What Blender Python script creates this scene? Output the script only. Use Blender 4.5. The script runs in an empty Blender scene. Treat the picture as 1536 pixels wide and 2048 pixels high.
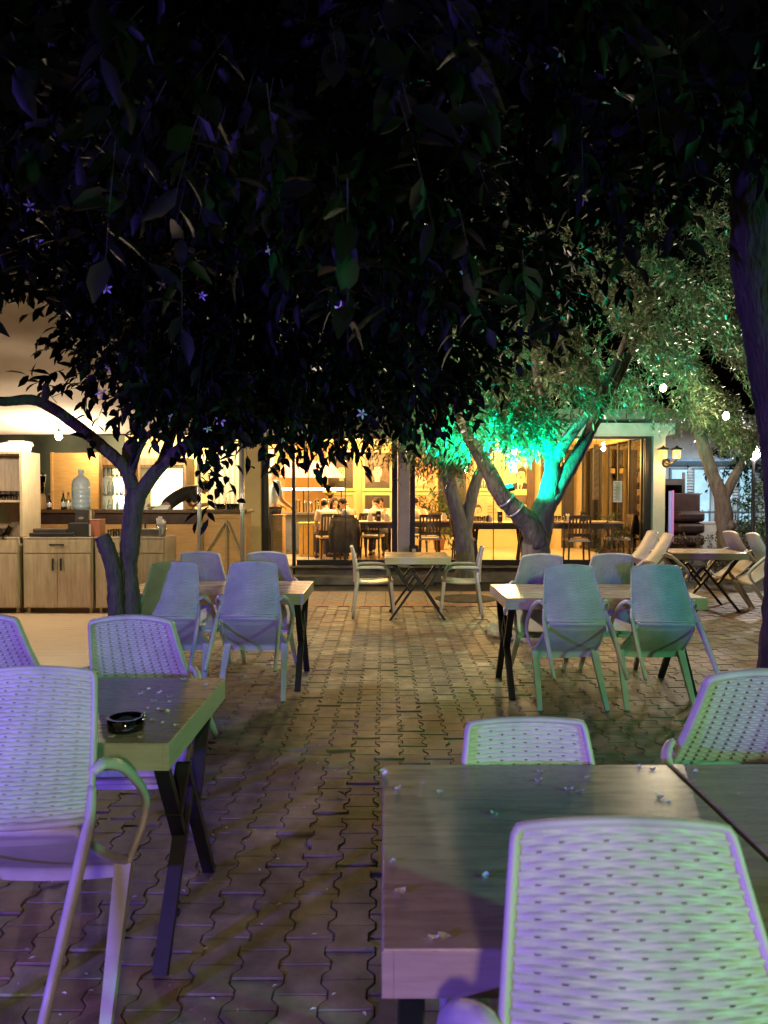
import bpy, bmesh, math, random
import numpy as np
from mathutils import Vector, Matrix, Euler
random.seed(7); RNG = np.random.default_rng(11)
scene = bpy.context.scene
COL = scene.collection
PI = math.pi
R = math.radians
F, CX, HY, H = 1460.0, 768.0, 988.0, 1.49       # focal length in photo pixels, centre, horizon row, eye height

def P(px, py, Y):
    """the world point at depth Y seen at photo pixel (px, py)"""
    return Vector(((px - CX) / F * Y, Y, H - (py - HY) / F * Y))

# ------------------------------------------------------------------ tagging
def tag(o, label=None, cat=None, group=None, kind=None):
    if label: o['label'] = label
    if cat: o['category'] = cat
    if group: o['group'] = group
    if kind: o['kind'] = kind
    return o

def thing(name, label, cat, loc=(0, 0, 0), rz=0.0, group=None):
    o = bpy.data.objects.new(name, None); COL.objects.link(o)
    o.location = loc; o.rotation_euler = (0, 0, rz); o.empty_display_size = 0.1
    return tag(o, label, cat, group)

def copy_tree(o, parent=None):
    c = o.copy(); COL.objects.link(c)
    if parent: c.parent = parent
    for ch in list(o.children): copy_tree(ch, c)
    return c

def dup(o, loc, rot=(0, 0, 0), label=None):
    c = copy_tree(o); c.location = loc; c.rotation_euler = rot
    if label: c['label'] = label
    return c

# ------------------------------------------------------------------ materials
def mat(name, color, rough=0.6, metal=0.0, var=0.12, vscale=6.0, bump=0.0, bscale=40.0, stretch=(1, 1, 1),
        spec=0.5, emit=None, estr=0.0, color2=None, coat=0.0, rvar=0.0, sub=0.0):
    m = bpy.data.materials.new(name); m.use_nodes = True
    nt = m.node_tree; b = nt.nodes['Principled BSDF']
    b.inputs['Roughness'].default_value = rough; b.inputs['Metallic'].default_value = metal
    b.inputs['Specular IOR Level'].default_value = spec
    if coat: b.inputs['Coat Weight'].default_value = coat
    c = Vector(color[:3])
    if var > 0 or color2 is not None:
        tc = nt.nodes.new('ShaderNodeTexCoord'); mp = nt.nodes.new('ShaderNodeMapping')
        mp.inputs['Scale'].default_value = stretch
        nt.links.new(tc.outputs['Object'], mp.inputs['Vector'])
        nz = nt.nodes.new('ShaderNodeTexNoise'); nz.inputs['Scale'].default_value = vscale
        nz.inputs['Detail'].default_value = 5.0; nz.inputs['Roughness'].default_value = 0.62
        nt.links.new(mp.outputs['Vector'], nz.inputs['Vector'])
        rp = nt.nodes.new('ShaderNodeValToRGB')
        c2 = Vector(color2[:3]) if color2 is not None else c * (1 - 2 * var)
        c1 = c if color2 is not None else c * (1 + var)
        rp.color_ramp.elements[0].position = 0.32; rp.color_ramp.elements[0].color = (*c2, 1)
        rp.color_ramp.elements[1].position = 0.68; rp.color_ramp.elements[1].color = (*[min(1, v) for v in c1], 1)
        nt.links.new(nz.outputs['Fac'], rp.inputs['Fac'])
        nt.links.new(rp.outputs['Color'], b.inputs['Base Color'])
        if rvar > 0:
            mr = nt.nodes.new('ShaderNodeMapRange')
            mr.inputs['To Min'].default_value = max(0.02, rough - rvar); mr.inputs['To Max'].default_value = min(1, rough + rvar)
            nt.links.new(nz.outputs['Fac'], mr.inputs['Value']); nt.links.new(mr.outputs['Result'], b.inputs['Roughness'])
        if bump > 0:
            n2 = nt.nodes.new('ShaderNodeTexNoise'); n2.inputs['Scale'].default_value = bscale
            n2.inputs['Detail'].default_value = 4.0
            nt.links.new(mp.outputs['Vector'], n2.inputs['Vector'])
            bp = nt.nodes.new('ShaderNodeBump'); bp.inputs['Strength'].default_value = bump; bp.inputs['Distance'].default_value = 0.02
            nt.links.new(n2.outputs['Fac'], bp.inputs['Height']); nt.links.new(bp.outputs['Normal'], b.inputs['Normal'])
    else:
        b.inputs['Base Color'].default_value = (*c, 1)
    if emit is not None:
        b.inputs['Emission Color'].default_value = (*emit, 1); b.inputs['Emission Strength'].default_value = estr
    return m

def glass_mat(name, tint=(1, 1, 1), rough=0.02, boost=1.0):
    m = bpy.data.materials.new(name); m.use_nodes = True
    nt = m.node_tree; nt.nodes.clear()
    out = nt.nodes.new('ShaderNodeOutputMaterial'); mx = nt.nodes.new('ShaderNodeMixShader')
    t = nt.nodes.new('ShaderNodeBsdfTransparent'); g = nt.nodes.new('ShaderNodeBsdfGlossy')
    fr = nt.nodes.new('ShaderNodeFresnel'); fr.inputs['IOR'].default_value = 1.0 + 0.45 * boost
    nz = nt.nodes.new('ShaderNodeTexNoise'); nz.inputs['Scale'].default_value = 3.0
    bp = nt.nodes.new('ShaderNodeBump'); bp.inputs['Strength'].default_value = 0.02
    nt.links.new(nz.outputs['Fac'], bp.inputs['Height']); nt.links.new(bp.outputs['Normal'], g.inputs['Normal'])
    t.inputs['Color'].default_value = (*tint, 1); g.inputs['Roughness'].default_value = rough
    g.inputs['Color'].default_value = (1, 1, 1, 1)
    nt.links.new(fr.outputs['Fac'], mx.inputs['Fac']); nt.links.new(t.outputs[0], mx.inputs[1]); nt.links.new(g.outputs[0], mx.inputs[2])
    nt.links.new(mx.outputs[0], out.inputs['Surface'])
    return m

def leaf_mat(name, c1, c2, rough=0.42, spec=0.5, trans=0.25):
    m = bpy.data.materials.new(name); m.use_nodes = True
    nt = m.node_tree; b = nt.nodes['Principled BSDF']
    g = nt.nodes.new('ShaderNodeNewGeometry'); rp = nt.nodes.new('ShaderNodeValToRGB')
    rp.color_ramp.elements[0].color = (*c1, 1); rp.color_ramp.elements[1].color = (*c2, 1)
    nt.links.new(g.outputs['Random Per Island'], rp.inputs['Fac']); nt.links.new(rp.outputs['Color'], b.inputs['Base Color'])
    b.inputs['Roughness'].default_value = rough; b.inputs['Specular IOR Level'].default_value = spec
    tr = nt.nodes.new('ShaderNodeBsdfTranslucent'); nt.links.new(rp.outputs['Color'], tr.inputs['Color'])
    mx = nt.nodes.new('ShaderNodeMixShader'); mx.inputs['Fac'].default_value = trans
    out = nt.nodes['Material Output']
    nt.links.new(b.outputs[0], mx.inputs[1]); nt.links.new(tr.outputs[0], mx.inputs[2]); nt.links.new(mx.outputs[0], out.inputs['Surface'])
    return m

def milky(name, color, fac):
    m = bpy.data.materials.new(name); m.use_nodes = True; nt = m.node_tree; b = nt.nodes['Principled BSDF']
    b.inputs['Base Color'].default_value = (*color, 1); b.inputs['Roughness'].default_value = .2
    t = nt.nodes.new('ShaderNodeBsdfTransparent'); t.inputs['Color'].default_value = (*color, 1); mx = nt.nodes.new('ShaderNodeMixShader'); mx.inputs['Fac'].default_value = fac
    nt.links.new(t.outputs[0], mx.inputs[1]); nt.links.new(b.outputs[0], mx.inputs[2]); nt.links.new(mx.outputs[0], nt.nodes['Material Output'].inputs['Surface']); return m

M = {}
M['plastic'] = mat('chair_plastic', (.54, .51, .455), .42, var=.09, vscale=7, bump=.04, bscale=140, rvar=.1)
M['oak'] = mat('oak_laminate', (.42, .33, .25), .28, color2=(.29, .22, .165), vscale=5, stretch=(1.2, 9, 9), rvar=.13, bump=.03, bscale=30)
M['oak_edge'] = mat('oak_edge_band', (.46, .38, .29), .45, color2=(.36, .29, .215), vscale=5, stretch=(1.5, 1.5, 14))
M['black_metal'] = mat('black_metal', (.012, .012, .013), .45, var=.2, vscale=30)
M['black_wood'] = mat('black_stained_wood', (.035, .022, .015), .5, var=.3, vscale=6, stretch=(1, 1, 6))
M['dark_wood'] = mat('dark_walnut', (.085, .045, .022), .45, var=.3, vscale=5, stretch=(8, 1, 1))
M['wood_warm'] = mat('warm_pine', (.48, .27, .10), .5, color2=(.36, .19, .07), vscale=4, stretch=(1, 1, 7))
M['cabinet'] = mat('cabinet_oak', (.42, .33, .23), .5, color2=(.27, .20, .135), vscale=4, stretch=(8, 8, .8), bump=.03, bscale=50)
M['cabinet_side'] = mat('cabinet_side_oak', (.40, .32, .21), .5, color2=(.30, .235, .15), vscale=4, stretch=(8, 8, .8))
M['bark'] = mat('citrus_bark', (.15, .11, .085), .85, color2=(.065, .048, .038), vscale=9, stretch=(3, 3, .8), bump=1.0, bscale=22)
M['bark_dark'] = mat('darker_citrus_bark', (.055, .045, .042), .9, color2=(.022, .018, .016), vscale=9, stretch=(3, 3, .8), bump=1.0, bscale=22)  # darker copy of the citrus bark, for the near trunk
M['bark_olive'] = mat('olive_bark', (.23, .19, .15), .9, color2=(.10, .08, .065), vscale=8, stretch=(3, 3, .7), bump=.8, bscale=26)
M['twig'] = mat('green_brown_twig', (.018, .016, .009), .8, var=.2)
M['stone_grey'] = mat('paver_concrete', (.24, .215, .18), .7, var=.2, vscale=14, bump=.25, bscale=120)
M['dirt'] = mat('joint_dirt', (.06, .05, .036), .95, var=.3, vscale=9)
M['deck'] = mat('bar_deck_boards', (.46, .36, .25), .45, color2=(.36, .275, .185), vscale=3, stretch=(1, 9, 1), bump=.05, bscale=20)
M['cream_wall'] = mat('cream_plaster', (.64, .46, .22), .75, var=.05, vscale=3, bump=.1, bscale=60)
M['grey_post'] = mat('grey_painted_post', (.42, .38, .33), .6, var=.05)
M['canvas'] = mat('awning_canvas', (.70, .60, .52), .85, var=.06, vscale=2, bump=.05, bscale=8)
M['plinth'] = mat('plinth_render', (.20, .17, .14), .8, var=.2, vscale=4, bump=.2, bscale=40)
M['tile'] = mat('interior_tile', (.50, .38, .24), .35, var=.1, vscale=3)
M['ceiling'] = mat('interior_ceiling', (.72, .58, .30), .8, var=.03)
M['dark_wall'] = mat('dark_green_tarpaulin', (.035, .04, .033), .8, var=.2, vscale=2)
M['white'] = mat('white_paint', (.75, .73, .70), .5, var=.04)
M['offwhite'] = mat('offwhite_plaster', (.6, .58, .55), .75, var=.08, vscale=3)
M['glass'] = glass_mat('window_glass', (.97, .96, .93))
M['glass_obj'] = glass_mat('drinking_glass', (.86, .88, .88), .03, 1.6)
M['jug'] = milky('blue_water_bottle', (.55, .66, .76), .62)
M['bottle_green'] = glass_mat('green_bottle_glass', (.12, .22, .08), .05, 1.5)
M['bottle_brown'] = glass_mat('brown_bottle_glass', (.30, .14, .04), .05, 1.5)
M['ash_glass'] = glass_mat('dark_ashtray_glass', (.48, .50, .48), .04, 2.2)
M['steel'] = mat('brushed_steel', (.5, .5, .5), .3, metal=1.0, var=.08)
M['chrome'] = mat('pole_steel', (.42, .40, .44), .3, metal=.7, var=.05)
M['bulb'] = mat('bulb_glow', (1, .9, .7), .4, var=0, emit=(1.0, .80, .46), estr=60)
M['lantern_glow'] = mat('lantern_glass_glow', (1, .6, .2), .4, var=0, emit=(1.0, .44, .07), estr=1.5)
M['led_white'] = mat('led_strip_glow', (1, 1, 1), .4, var=0, emit=(1.0, .95, .86), estr=7)
M['cooler_glow'] = mat('cooler_light_panel', (.9, .9, .8), .5, var=0, emit=(1.0, .88, .42), estr=2.6)
M['cooler_white'] = mat('cooler_lit_shelf', (.9, .9, .9), .5, var=0, emit=(.86, .93, 1.0), estr=2.2)
M['globe'] = mat('street_globe_glow', (1, 1, 1), .4, var=0, emit=(1.0, .93, .86), estr=12)
M['sign_glow'] = mat('backlit_sign_face', (.4, .4, .9), .4, var=0, emit=(.30, .36, .80), estr=.22)
M['sign_pink'] = mat('backlit_sign_rim', (.9, .2, .6), .4, var=0, emit=(.85, .16, .45), estr=.2)
M['reflection_tan'] = mat('tan_glass_reflection', (.60, .42, .22), .8, var=.05)  # tan of the reflected dining room, given as a surface colour
M['led_green'] = mat('floodlight_lens', (.1, 1, .6), .3, var=0, emit=(.0, 1.0, .62), estr=6)
M['skin'] = mat('skin', (.42, .24, .16), .55, var=.06, vscale=12)
M['hair'] = mat('dark_hair', (.014, .009, .006), .75, var=.3, vscale=60, stretch=(1, 1, 4), spec=.2)
M['eye'] = mat('eye', (.03, .02, .015), .3, var=0)
M['lip'] = mat('lip', (.30, .10, .08), .5, var=0)
M['shirt_cream'] = mat('cream_cotton', (.72, .62, .48), .85, var=.05, bump=.15, bscale=30)
M['shirt_blue'] = mat('slate_blue_cotton', (.10, .12, .19), .85, var=.08, bump=.15, bscale=30)
M['shirt_black'] = mat('black_cotton', (.018, .014, .012), .85, var=.1, bump=.15, bscale=30)
M['shirt_pale'] = mat('pale_blue_cotton', (.45, .55, .66), .85, var=.05)
M['trousers'] = mat('dark_denim', (.022, .022, .03), .85, var=.15)
M['shoe'] = mat('black_shoe', (.015, .013, .012), .5, var=.1)
M['jacket'] = mat('quilted_brown_nylon', (.045, .027, .017), .5, var=.15)
M['paper'] = mat('white_paper', (.75, .74, .72), .8, var=.03)
M['ink'] = mat('black_ink', (.03, .02, .015), .8, var=0)
M['menu'] = mat('black_menu_card', (.018, .015, .014), .45, var=.1)
M['terracotta'] = mat('terracotta_band', (.34, .16, .08), .7, var=.15, vscale=9, bump=.15, bscale=70)
M['stone_pale'] = mat('pale_field_stone', (.40, .34, .28), .85, var=.2, vscale=6, bump=.6, bscale=18)
M['soil'] = mat('garden_soil', (.06, .045, .03), .95, var=.3, vscale=12, bump=.6, bscale=30)
M['petal'] = mat('white_petal', (.78, .76, .74), .6, var=.05)
M['petal_old'] = mat('withered_petal', (.40, .31, .20), .7, var=.2)
M['kitchen_blue'] = mat('kitchen_blue_panel', (.11, .13, .17), .5, var=.1)
M['hood'] = mat('kitchen_hood', (.46, .30, .22), .45, var=.05)
M['photo_dark'] = mat('print_dark_ground', (.045, .03, .022), .5, var=.15, vscale=3)
M['photo_brown'] = mat('print_brown', (.12, .07, .045), .5, var=.2, vscale=8)
M['photo_skin'] = mat('print_skin', (.60, .40, .24), .5, var=.08, vscale=12)
M['photo_pale'] = mat('print_pale', (.72, .56, .36), .5, var=.05)
M['photo_sepia'] = mat('print_sepia_ground', (.58, .36, .17), .5, var=.08, vscale=3)
M['photo_hair'] = mat('print_hair', (.05, .03, .018), .5, var=.2, vscale=20)
M['photo_black'] = mat('print_black', (.018, .013, .01), .5, var=.1)
M['photo_red'] = mat('print_red', (.45, .10, .05), .5, var=.15)
M['wire'] = mat('black_cable', (.012, .012, .012), .5, var=0)
M['wrap'] = mat('silver_cable_tie', (.5, .5, .5), .4, metal=.6, var=0)
M['shutter'] = mat('blue_grey_shutter', (.18, .25, .30), .5, var=.08)
M['pane_blue'] = mat('lit_shop_curtain', (.35, .45, .52), .7, var=.15, vscale=4, emit=(.34, .62, .74), estr=.55)
M['plastic_red'] = mat('red_carton', (.28, .09, .05), .5, var=.1)
M['board_wood'] = mat('carved_sign_wood', (.36, .20, .08), .6, color2=(.20, .10, .04), vscale=9, stretch=(1, 1, 4))
M['black_box'] = mat('black_electrical_box', (.02, .022, .02), .5, var=.1)
M['leather'] = mat('brown_leatherette', (.04, .022, .02), .38, var=.2, vscale=8)
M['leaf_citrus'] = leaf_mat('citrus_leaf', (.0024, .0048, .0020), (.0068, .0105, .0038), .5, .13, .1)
M['leaf_olive'] = leaf_mat('olive_leaf', (.03, .05, .02), (.20, .24, .11), .32, .6, .2)
M['leaf_hedge'] = leaf_mat('hedge_leaf', (.05, .05, .015), (.14, .11, .04), .55, .3, .2)
M['leaf_plant'] = leaf_mat('pot_plant_leaf', (.02, .05, .015), (.06, .11, .03), .45, .4, .2)

# ------------------------------------------------------------------ mesh builder
class MB:
    def __init__(s): s.v = []; s.f = []; s.m = []; s.sm = []; s.mats = []
    def mi(s, m):
        if isinstance(m, str): m = M[m]
        if m not in s.mats: s.mats.append(m)
        return s.mats.index(m)
    def add(s, vs, fs, m, smooth=False):
        o = len(s.v); s.v.extend([tuple(v) for v in vs]); k = s.mi(m)
        for f in fs: s.f.append([i + o for i in f]); s.m.append(k); s.sm.append(smooth)
        return s
    def box(s, c, d, m, rot=None, taper=1.0, bev=0.0):
        hx, hy, hz = d[0] / 2, d[1] / 2, d[2] / 2
        if bev > 0:
            b = min(bev, hx * .8, hy * .8, hz * .8)
            bm = bmesh.new(); bmesh.ops.create_cube(bm, size=1.0)
            for v in bm.verts:
                v.co.x *= d[0]; v.co.y *= d[1]; v.co.z *= d[2]
            bmesh.ops.bevel(bm, geom=list(bm.edges), offset=b, segments=2, profile=.5, affect='EDGES')
            vs = [v.co.copy() for v in bm.verts]; bm.verts.index_update()
            fs = [[v.index for v in f.verts] for f in bm.faces]; bm.free()
        else:
            vs = [Vector((x * hx * (taper if z > 0 else 1), y * hy * (taper if z > 0 else 1), z * hz)) for z in (-1, 1) for y in (-1, 1) for x in (-1, 1)]
            fs = [(0, 2, 3, 1), (4, 5, 7, 6), (0, 1, 5, 4), (2, 6, 7, 3), (0, 4, 6, 2), (1, 3, 7, 5)]
        if rot is not None:
            e = Euler(rot).to_matrix(); vs = [e @ v for v in vs]
        return s.add([v + Vector(c) for v in vs], fs, m)
    def bar(s, a, b, w, h, m, up=(0, 0, 1), w2=None, h2=None):
        """a box-section bar from a to b"""
        a = Vector(a); b = Vector(b); d = (b - a).normalized(); u = Vector(up)
        x = d.cross(u)
        if x.length < 1e-4: x = d.cross(Vector((0, 1, 0)))
        x.normalize(); y = x.cross(d).normalized()
        w2 = w if w2 is None else w2; h2 = h if h2 is None else h2
        vs = []
        for p, ww, hh in ((a, w, h), (b, w2, h2)):
            for sx, sy in ((-1, -1), (1, -1), (1, 1), (-1, 1)): vs.append(p + x * sx * ww / 2 + y * sy * hh / 2)
        return s.add(vs, [(0, 1, 2, 3), (7, 6, 5, 4), (0, 4, 5, 1), (1, 5, 6, 2), (2, 6, 7, 3), (3, 7, 4, 0)], m)
    def tube(s, pts, rad, m, n=8, jit=0.0, cap=True, flat=None, smooth=True, seed=0):
        pts = [Vector(p) for p in pts]; rg = random.Random(seed)
        if not hasattr(rad, '__len__'): rad = [rad] * len(pts)
        vs = []; x = None
        for i, p in enumerate(pts):
            d = (pts[min(i + 1, len(pts) - 1)] - pts[max(i - 1, 0)]).normalized()
            if x is None:
                x = d.cross(Vector((0, 0, 1)))
                if x.length < .05: x = d.cross(Vector((0, 1, 0)))
            x = (x - d * x.dot(d)).normalized(); y = d.cross(x)
            for k in range(n):
                a = 2 * PI * k / n; r = rad[i] * (1 + jit * rg.uniform(-1, 1))
                fx, fy = flat if flat else (1, 1)
                vs.append(p + x * math.cos(a) * r * fx + y * math.sin(a) * r * fy)
        fs = []
        for i in range(len(pts) - 1):
            for k in range(n):
                k2 = (k + 1) % n
                fs.append((i * n + k, i * n + k2, (i + 1) * n + k2, (i + 1) * n + k))
        if cap:
            fs.append(tuple(range(n - 1, -1, -1))); fs.append(tuple((len(pts) - 1) * n + k for k in range(n)))
        return s.add(vs, fs, m, smooth)
    def lathe(s, prof, c, m, n=16, smooth=True, sx=1, sy=1):
        c = Vector(c); vs = []; fs = []
        for r, z in prof:
            for k in range(n):
                a = 2 * PI * k / n; vs.append(c + Vector((r * math.cos(a) * sx, r * math.sin(a) * sy, z)))
        for i in range(len(prof) - 1):
            for k in range(n):
                k2 = (k + 1) % n; fs.append((i * n + k, i * n + k2, (i + 1) * n + k2, (i + 1) * n + k))
        fs.append(tuple(range(n - 1, -1, -1))); fs.append(tuple((len(prof) - 1) * n + k for k in range(n)))
        return s.add(vs, fs, m, smooth)
    def ball(s, c, r, m, n=12, k=8, rot=None):
        r = r if hasattr(r, '__len__') else (r, r, r); vs = []; fs = []
        e = Euler(rot).to_matrix() if rot else Matrix.Identity(3)
        for i in range(k + 1):
            t = PI * i / k; t = min(max(t, .02), PI - .02)
            for j in range(n):
                a = 2 * PI * j / n
                vs.append(e @ Vector((r[0] * math.sin(t) * math.cos(a), r[1] * math.sin(t) * math.sin(a), r[2] * math.cos(t))) + Vector(c))
        for i in range(k):
            for j in range(n):
                j2 = (j + 1) % n; fs.append((i * n + j, (i + 1) * n + j, (i + 1) * n + j2, i * n + j2))
        fs.append(tuple(range(n))); fs.append(tuple(k * n + j for j in range(n - 1, -1, -1)))
        return s.add(vs, fs, m, True)
    def prism(s, pts, y0, y1, m):
        """outline in (x, z) extruded from y0 to y1"""
        n = len(pts); vs = [Vector((p[0], y0, p[1])) for p in pts] + [Vector((p[0], y1, p[1])) for p in pts]
        fs = [tuple(range(n)), tuple(range(2 * n - 1, n - 1, -1))] + [(i, i + n, (i + 1) % n + n, (i + 1) % n) for i in range(n)]
        return s.add(vs, fs, m)
    def build(s, name, parent=None, loc=None, rot=None):
        me = bpy.data.meshes.new(name); me.from_pydata(s.v, [], s.f)
        for m in s.mats: me.materials.append(m)
        me.polygons.foreach_set('material_index', s.m); me.polygons.foreach_set('use_smooth', s.sm)
        me.validate(); me.update()
        bm = bmesh.new(); bm.from_mesh(me); bmesh.ops.recalc_face_normals(bm, faces=bm.faces); bm.to_mesh(me); bm.free()
        o = bpy.data.objects.new(name, me); COL.objects.link(o)
        if parent: o.parent = parent
        if loc is not None: o.location = loc
        if rot is not None: o.rotation_euler = rot
        return o

def np_mesh(name, V, FQ, mi, mats, parent=None, smooth=True):
    """V (n,3), FQ (m,4) quads"""
    me = bpy.data.meshes.new(name)
    me.vertices.add(len(V)); me.vertices.foreach_set('co', np.ascontiguousarray(V, dtype=np.float32).ravel())
    me.loops.add(len(FQ) * 4); me.loops.foreach_set('vertex_index', np.ascontiguousarray(FQ, dtype=np.int32).ravel())
    me.polygons.add(len(FQ))
    me.polygons.foreach_set('loop_start', np.arange(0, len(FQ) * 4, 4, dtype=np.int32))
    me.polygons.foreach_set('loop_total', np.full(len(FQ), 4, dtype=np.int32))
    for m in mats: me.materials.append(m)
    me.polygons.foreach_set('material_index', np.ascontiguousarray(mi, dtype=np.int32))
    me.polygons.foreach_set('use_smooth', np.full(len(FQ), smooth))
    me.update(calc_edges=True); me.validate()
    o = bpy.data.objects.new(name, me); COL.objects.link(o)
    if parent: o.parent = parent
    return o

def spline(pts, k=5):
    """Catmull-Rom through (x, y, z, r) points"""
    pts = [np.array(p, float) for p in pts]; out = []
    q = [2 * pts[0] - pts[1]] + pts + [2 * pts[-1] - pts[-2]]
    for i in range(1, len(q) - 2):
        for j in range(k):
            t = j / k
            out.append(.5 * (2 * q[i] + (q[i + 1] - q[i - 1]) * t + (2 * q[i - 1] - 5 * q[i] + 4 * q[i + 1] - q[i + 2]) * t * t
                             + (3 * q[i] - q[i - 1] - 3 * q[i + 1] + q[i + 2]) * t ** 3))
    out.append(q[-2]); return out

def limb(mb, pts, m, n=10, k=5, jit=.05, seed=1):
    sp = spline(pts, k); mb.tube([p[:3] for p in sp], [max(.003, p[3]) for p in sp], m, n=n, jit=jit, seed=seed)
# ------------------------------------------------------------------ foliage
def unit(a): return a / np.maximum(1e-9, np.linalg.norm(a, axis=1, keepdims=True))

def leaf_cloud(name, parent, O, D, LN, nl, L, W, lm, bm_, droop=.25, simple=False, spread=1.0, twig_r=.0022):
    """twigs from O along D (length LN), each carrying nl leaves; one mesh of leaf-sized faces"""
    n = len(O); D = unit(D)
    t = (np.arange(nl) + .6) / nl
    up = np.array([0, 0, 1.0])
    sag = np.zeros((n, nl, 3)); sag[:, :, 2] = -(droop * LN[:, None] * t[None] ** 2)
    base = O[:, None, :] + D[:, None, :] * (LN[:, None] * t[None])[:, :, None] + sag
    rnd = RNG.normal(size=(n, nl, 3))
    dirs = D[:, None, :] * .55 + rnd * .6 * spread; dirs[:, :, 2] -= droop
    B = base.reshape(-1, 3); Dl = unit(dirs.reshape(-1, 3)); N = len(B)
    nr = unit(np.cross(Dl, RNG.normal(size=(N, 3)) * .55 + up)); no = np.cross(nr, Dl)
    no *= np.sign(no[:, 2:3] + 1e-6); 
    ls = L * RNG.uniform(.65, 1.2, N); ws = W * RNG.uniform(.75, 1.15, N)
    if simple:
        T = np.array([(0, 0, 0), (-.5, .45, .05), (0, 1, -.06), (.5, .5, .05)]); Q = np.array([(0, 3, 2, 1)])
    else:
        rows = []
        for tt, hw in ((.0, .06), (.28, .46), (.62, .44), (1.0, .03)):
            zz = -.16 * tt * tt
            rows += [(-hw, tt, zz + .16 * hw), (0, tt, zz), (hw, tt, zz + .16 * hw)]
        T = np.array(rows); q = []
        for i in range(3):
            for j in range(2): q.append((i * 3 + j, i * 3 + j + 1, i * 3 + j + 4, i * 3 + j + 3))
        Q = np.array(q)
    zsc = ls if not simple else ws
    V = (B[:, None, :] + nr[:, None, :] * (T[None, :, 0] * ws[:, None])[:, :, None]
         + Dl[:, None, :] * (T[None, :, 1] * ls[:, None])[:, :, None] + no[:, None, :] * (T[None, :, 2] * zsc[:, None])[:, :, None])
    k = len(T); FQ = (Q[None] + (np.arange(N) * k)[:, None, None]).reshape(-1, 4)
    V = V.reshape(-1, 3); mi = np.zeros(len(FQ), int)
    # the twigs themselves: thin three-sided stems of two segments
    a1 = unit(np.cross(D, RNG.normal(size=(n, 3)))); a2 = np.cross(D, a1)
    rings = []
    for tt, rr in ((-.15, 1.3), (.5, 1.0), (1.0, .5)):
        c = O + D * (LN * tt)[:, None]; c[:, 2] -= droop * LN * max(0, tt) ** 2
        for a in (0, 2.1, 4.2): rings.append(c + (a1 * math.cos(a) + a2 * math.sin(a)) * twig_r * rr)
    TV = np.stack(rings, 1).reshape(-1, 3)
    tq = np.array([(i * 3 + j, i * 3 + (j + 1) % 3, i * 3 + 3 + (j + 1) % 3, i * 3 + 3 + j) for i in range(2) for j in range(3)])
    TF = (tq[None] + (np.arange(n) * 9)[:, None, None]).reshape(-1, 4) + len(V)
    return np_mesh(name, np.vstack([V, TV]), np.vstack([FQ, TF]), np.concatenate([mi, np.ones(len(TF), int)]), [lm, bm_], parent)

def sample_crown(n, blobs, keep=None, shell=.55):
    """n points in a union of ellipsoids (cx,cy,cz,rx,ry,rz,weight), denser towards the skin; outward directions"""
    w = np.array([b[6] for b in blobs]); w = w / w.sum(); P_, D_ = [], []
    got = 0
    while got < n:
        k = RNG.choice(len(blobs), size=n, p=w); b = np.array([blobs[i][:6] for i in k])
        u = unit(RNG.normal(size=(n, 3))); r = RNG.uniform(shell ** 3, 1, n) ** (1 / 3)
        p = b[:, :3] + u * b[:, 3:6] * r[:, None]
        ok = np.ones(n, bool) if keep is None else keep(p)
        P_.append(p[ok]); D_.append(u[ok]); got += ok.sum()
    return np.vstack(P_)[:n], np.vstack(D_)[:n]

def clumps(p, f=1.7, ph=0.0, thr=-.15):
    """an uneven keep mask: gaps and clumps through the crown"""
    x, y, z = p[:, 0] * f, p[:, 1] * f, p[:, 2] * f
    s = np.sin(1.3 * x + 2.1 * z + ph) * np.sin(1.7 * y - .8 * x + 1.1 * ph) + .6 * np.sin(2.7 * x - 1.9 * y + 2.3 * z + ph) + .4 * np.sin(4.1 * z + 3.3 * y + 2.9 * x)
    return s > thr

# ------------------------------------------------------------------ ground
g = MB(); g.add([(-60, -20, -.012), (60, -20, -.012), (60, 90, -.012), (-60, 90, -.012)], [(0, 1, 2, 3)], 'dirt')
tag(g.build('ground'), kind='structure')

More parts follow.
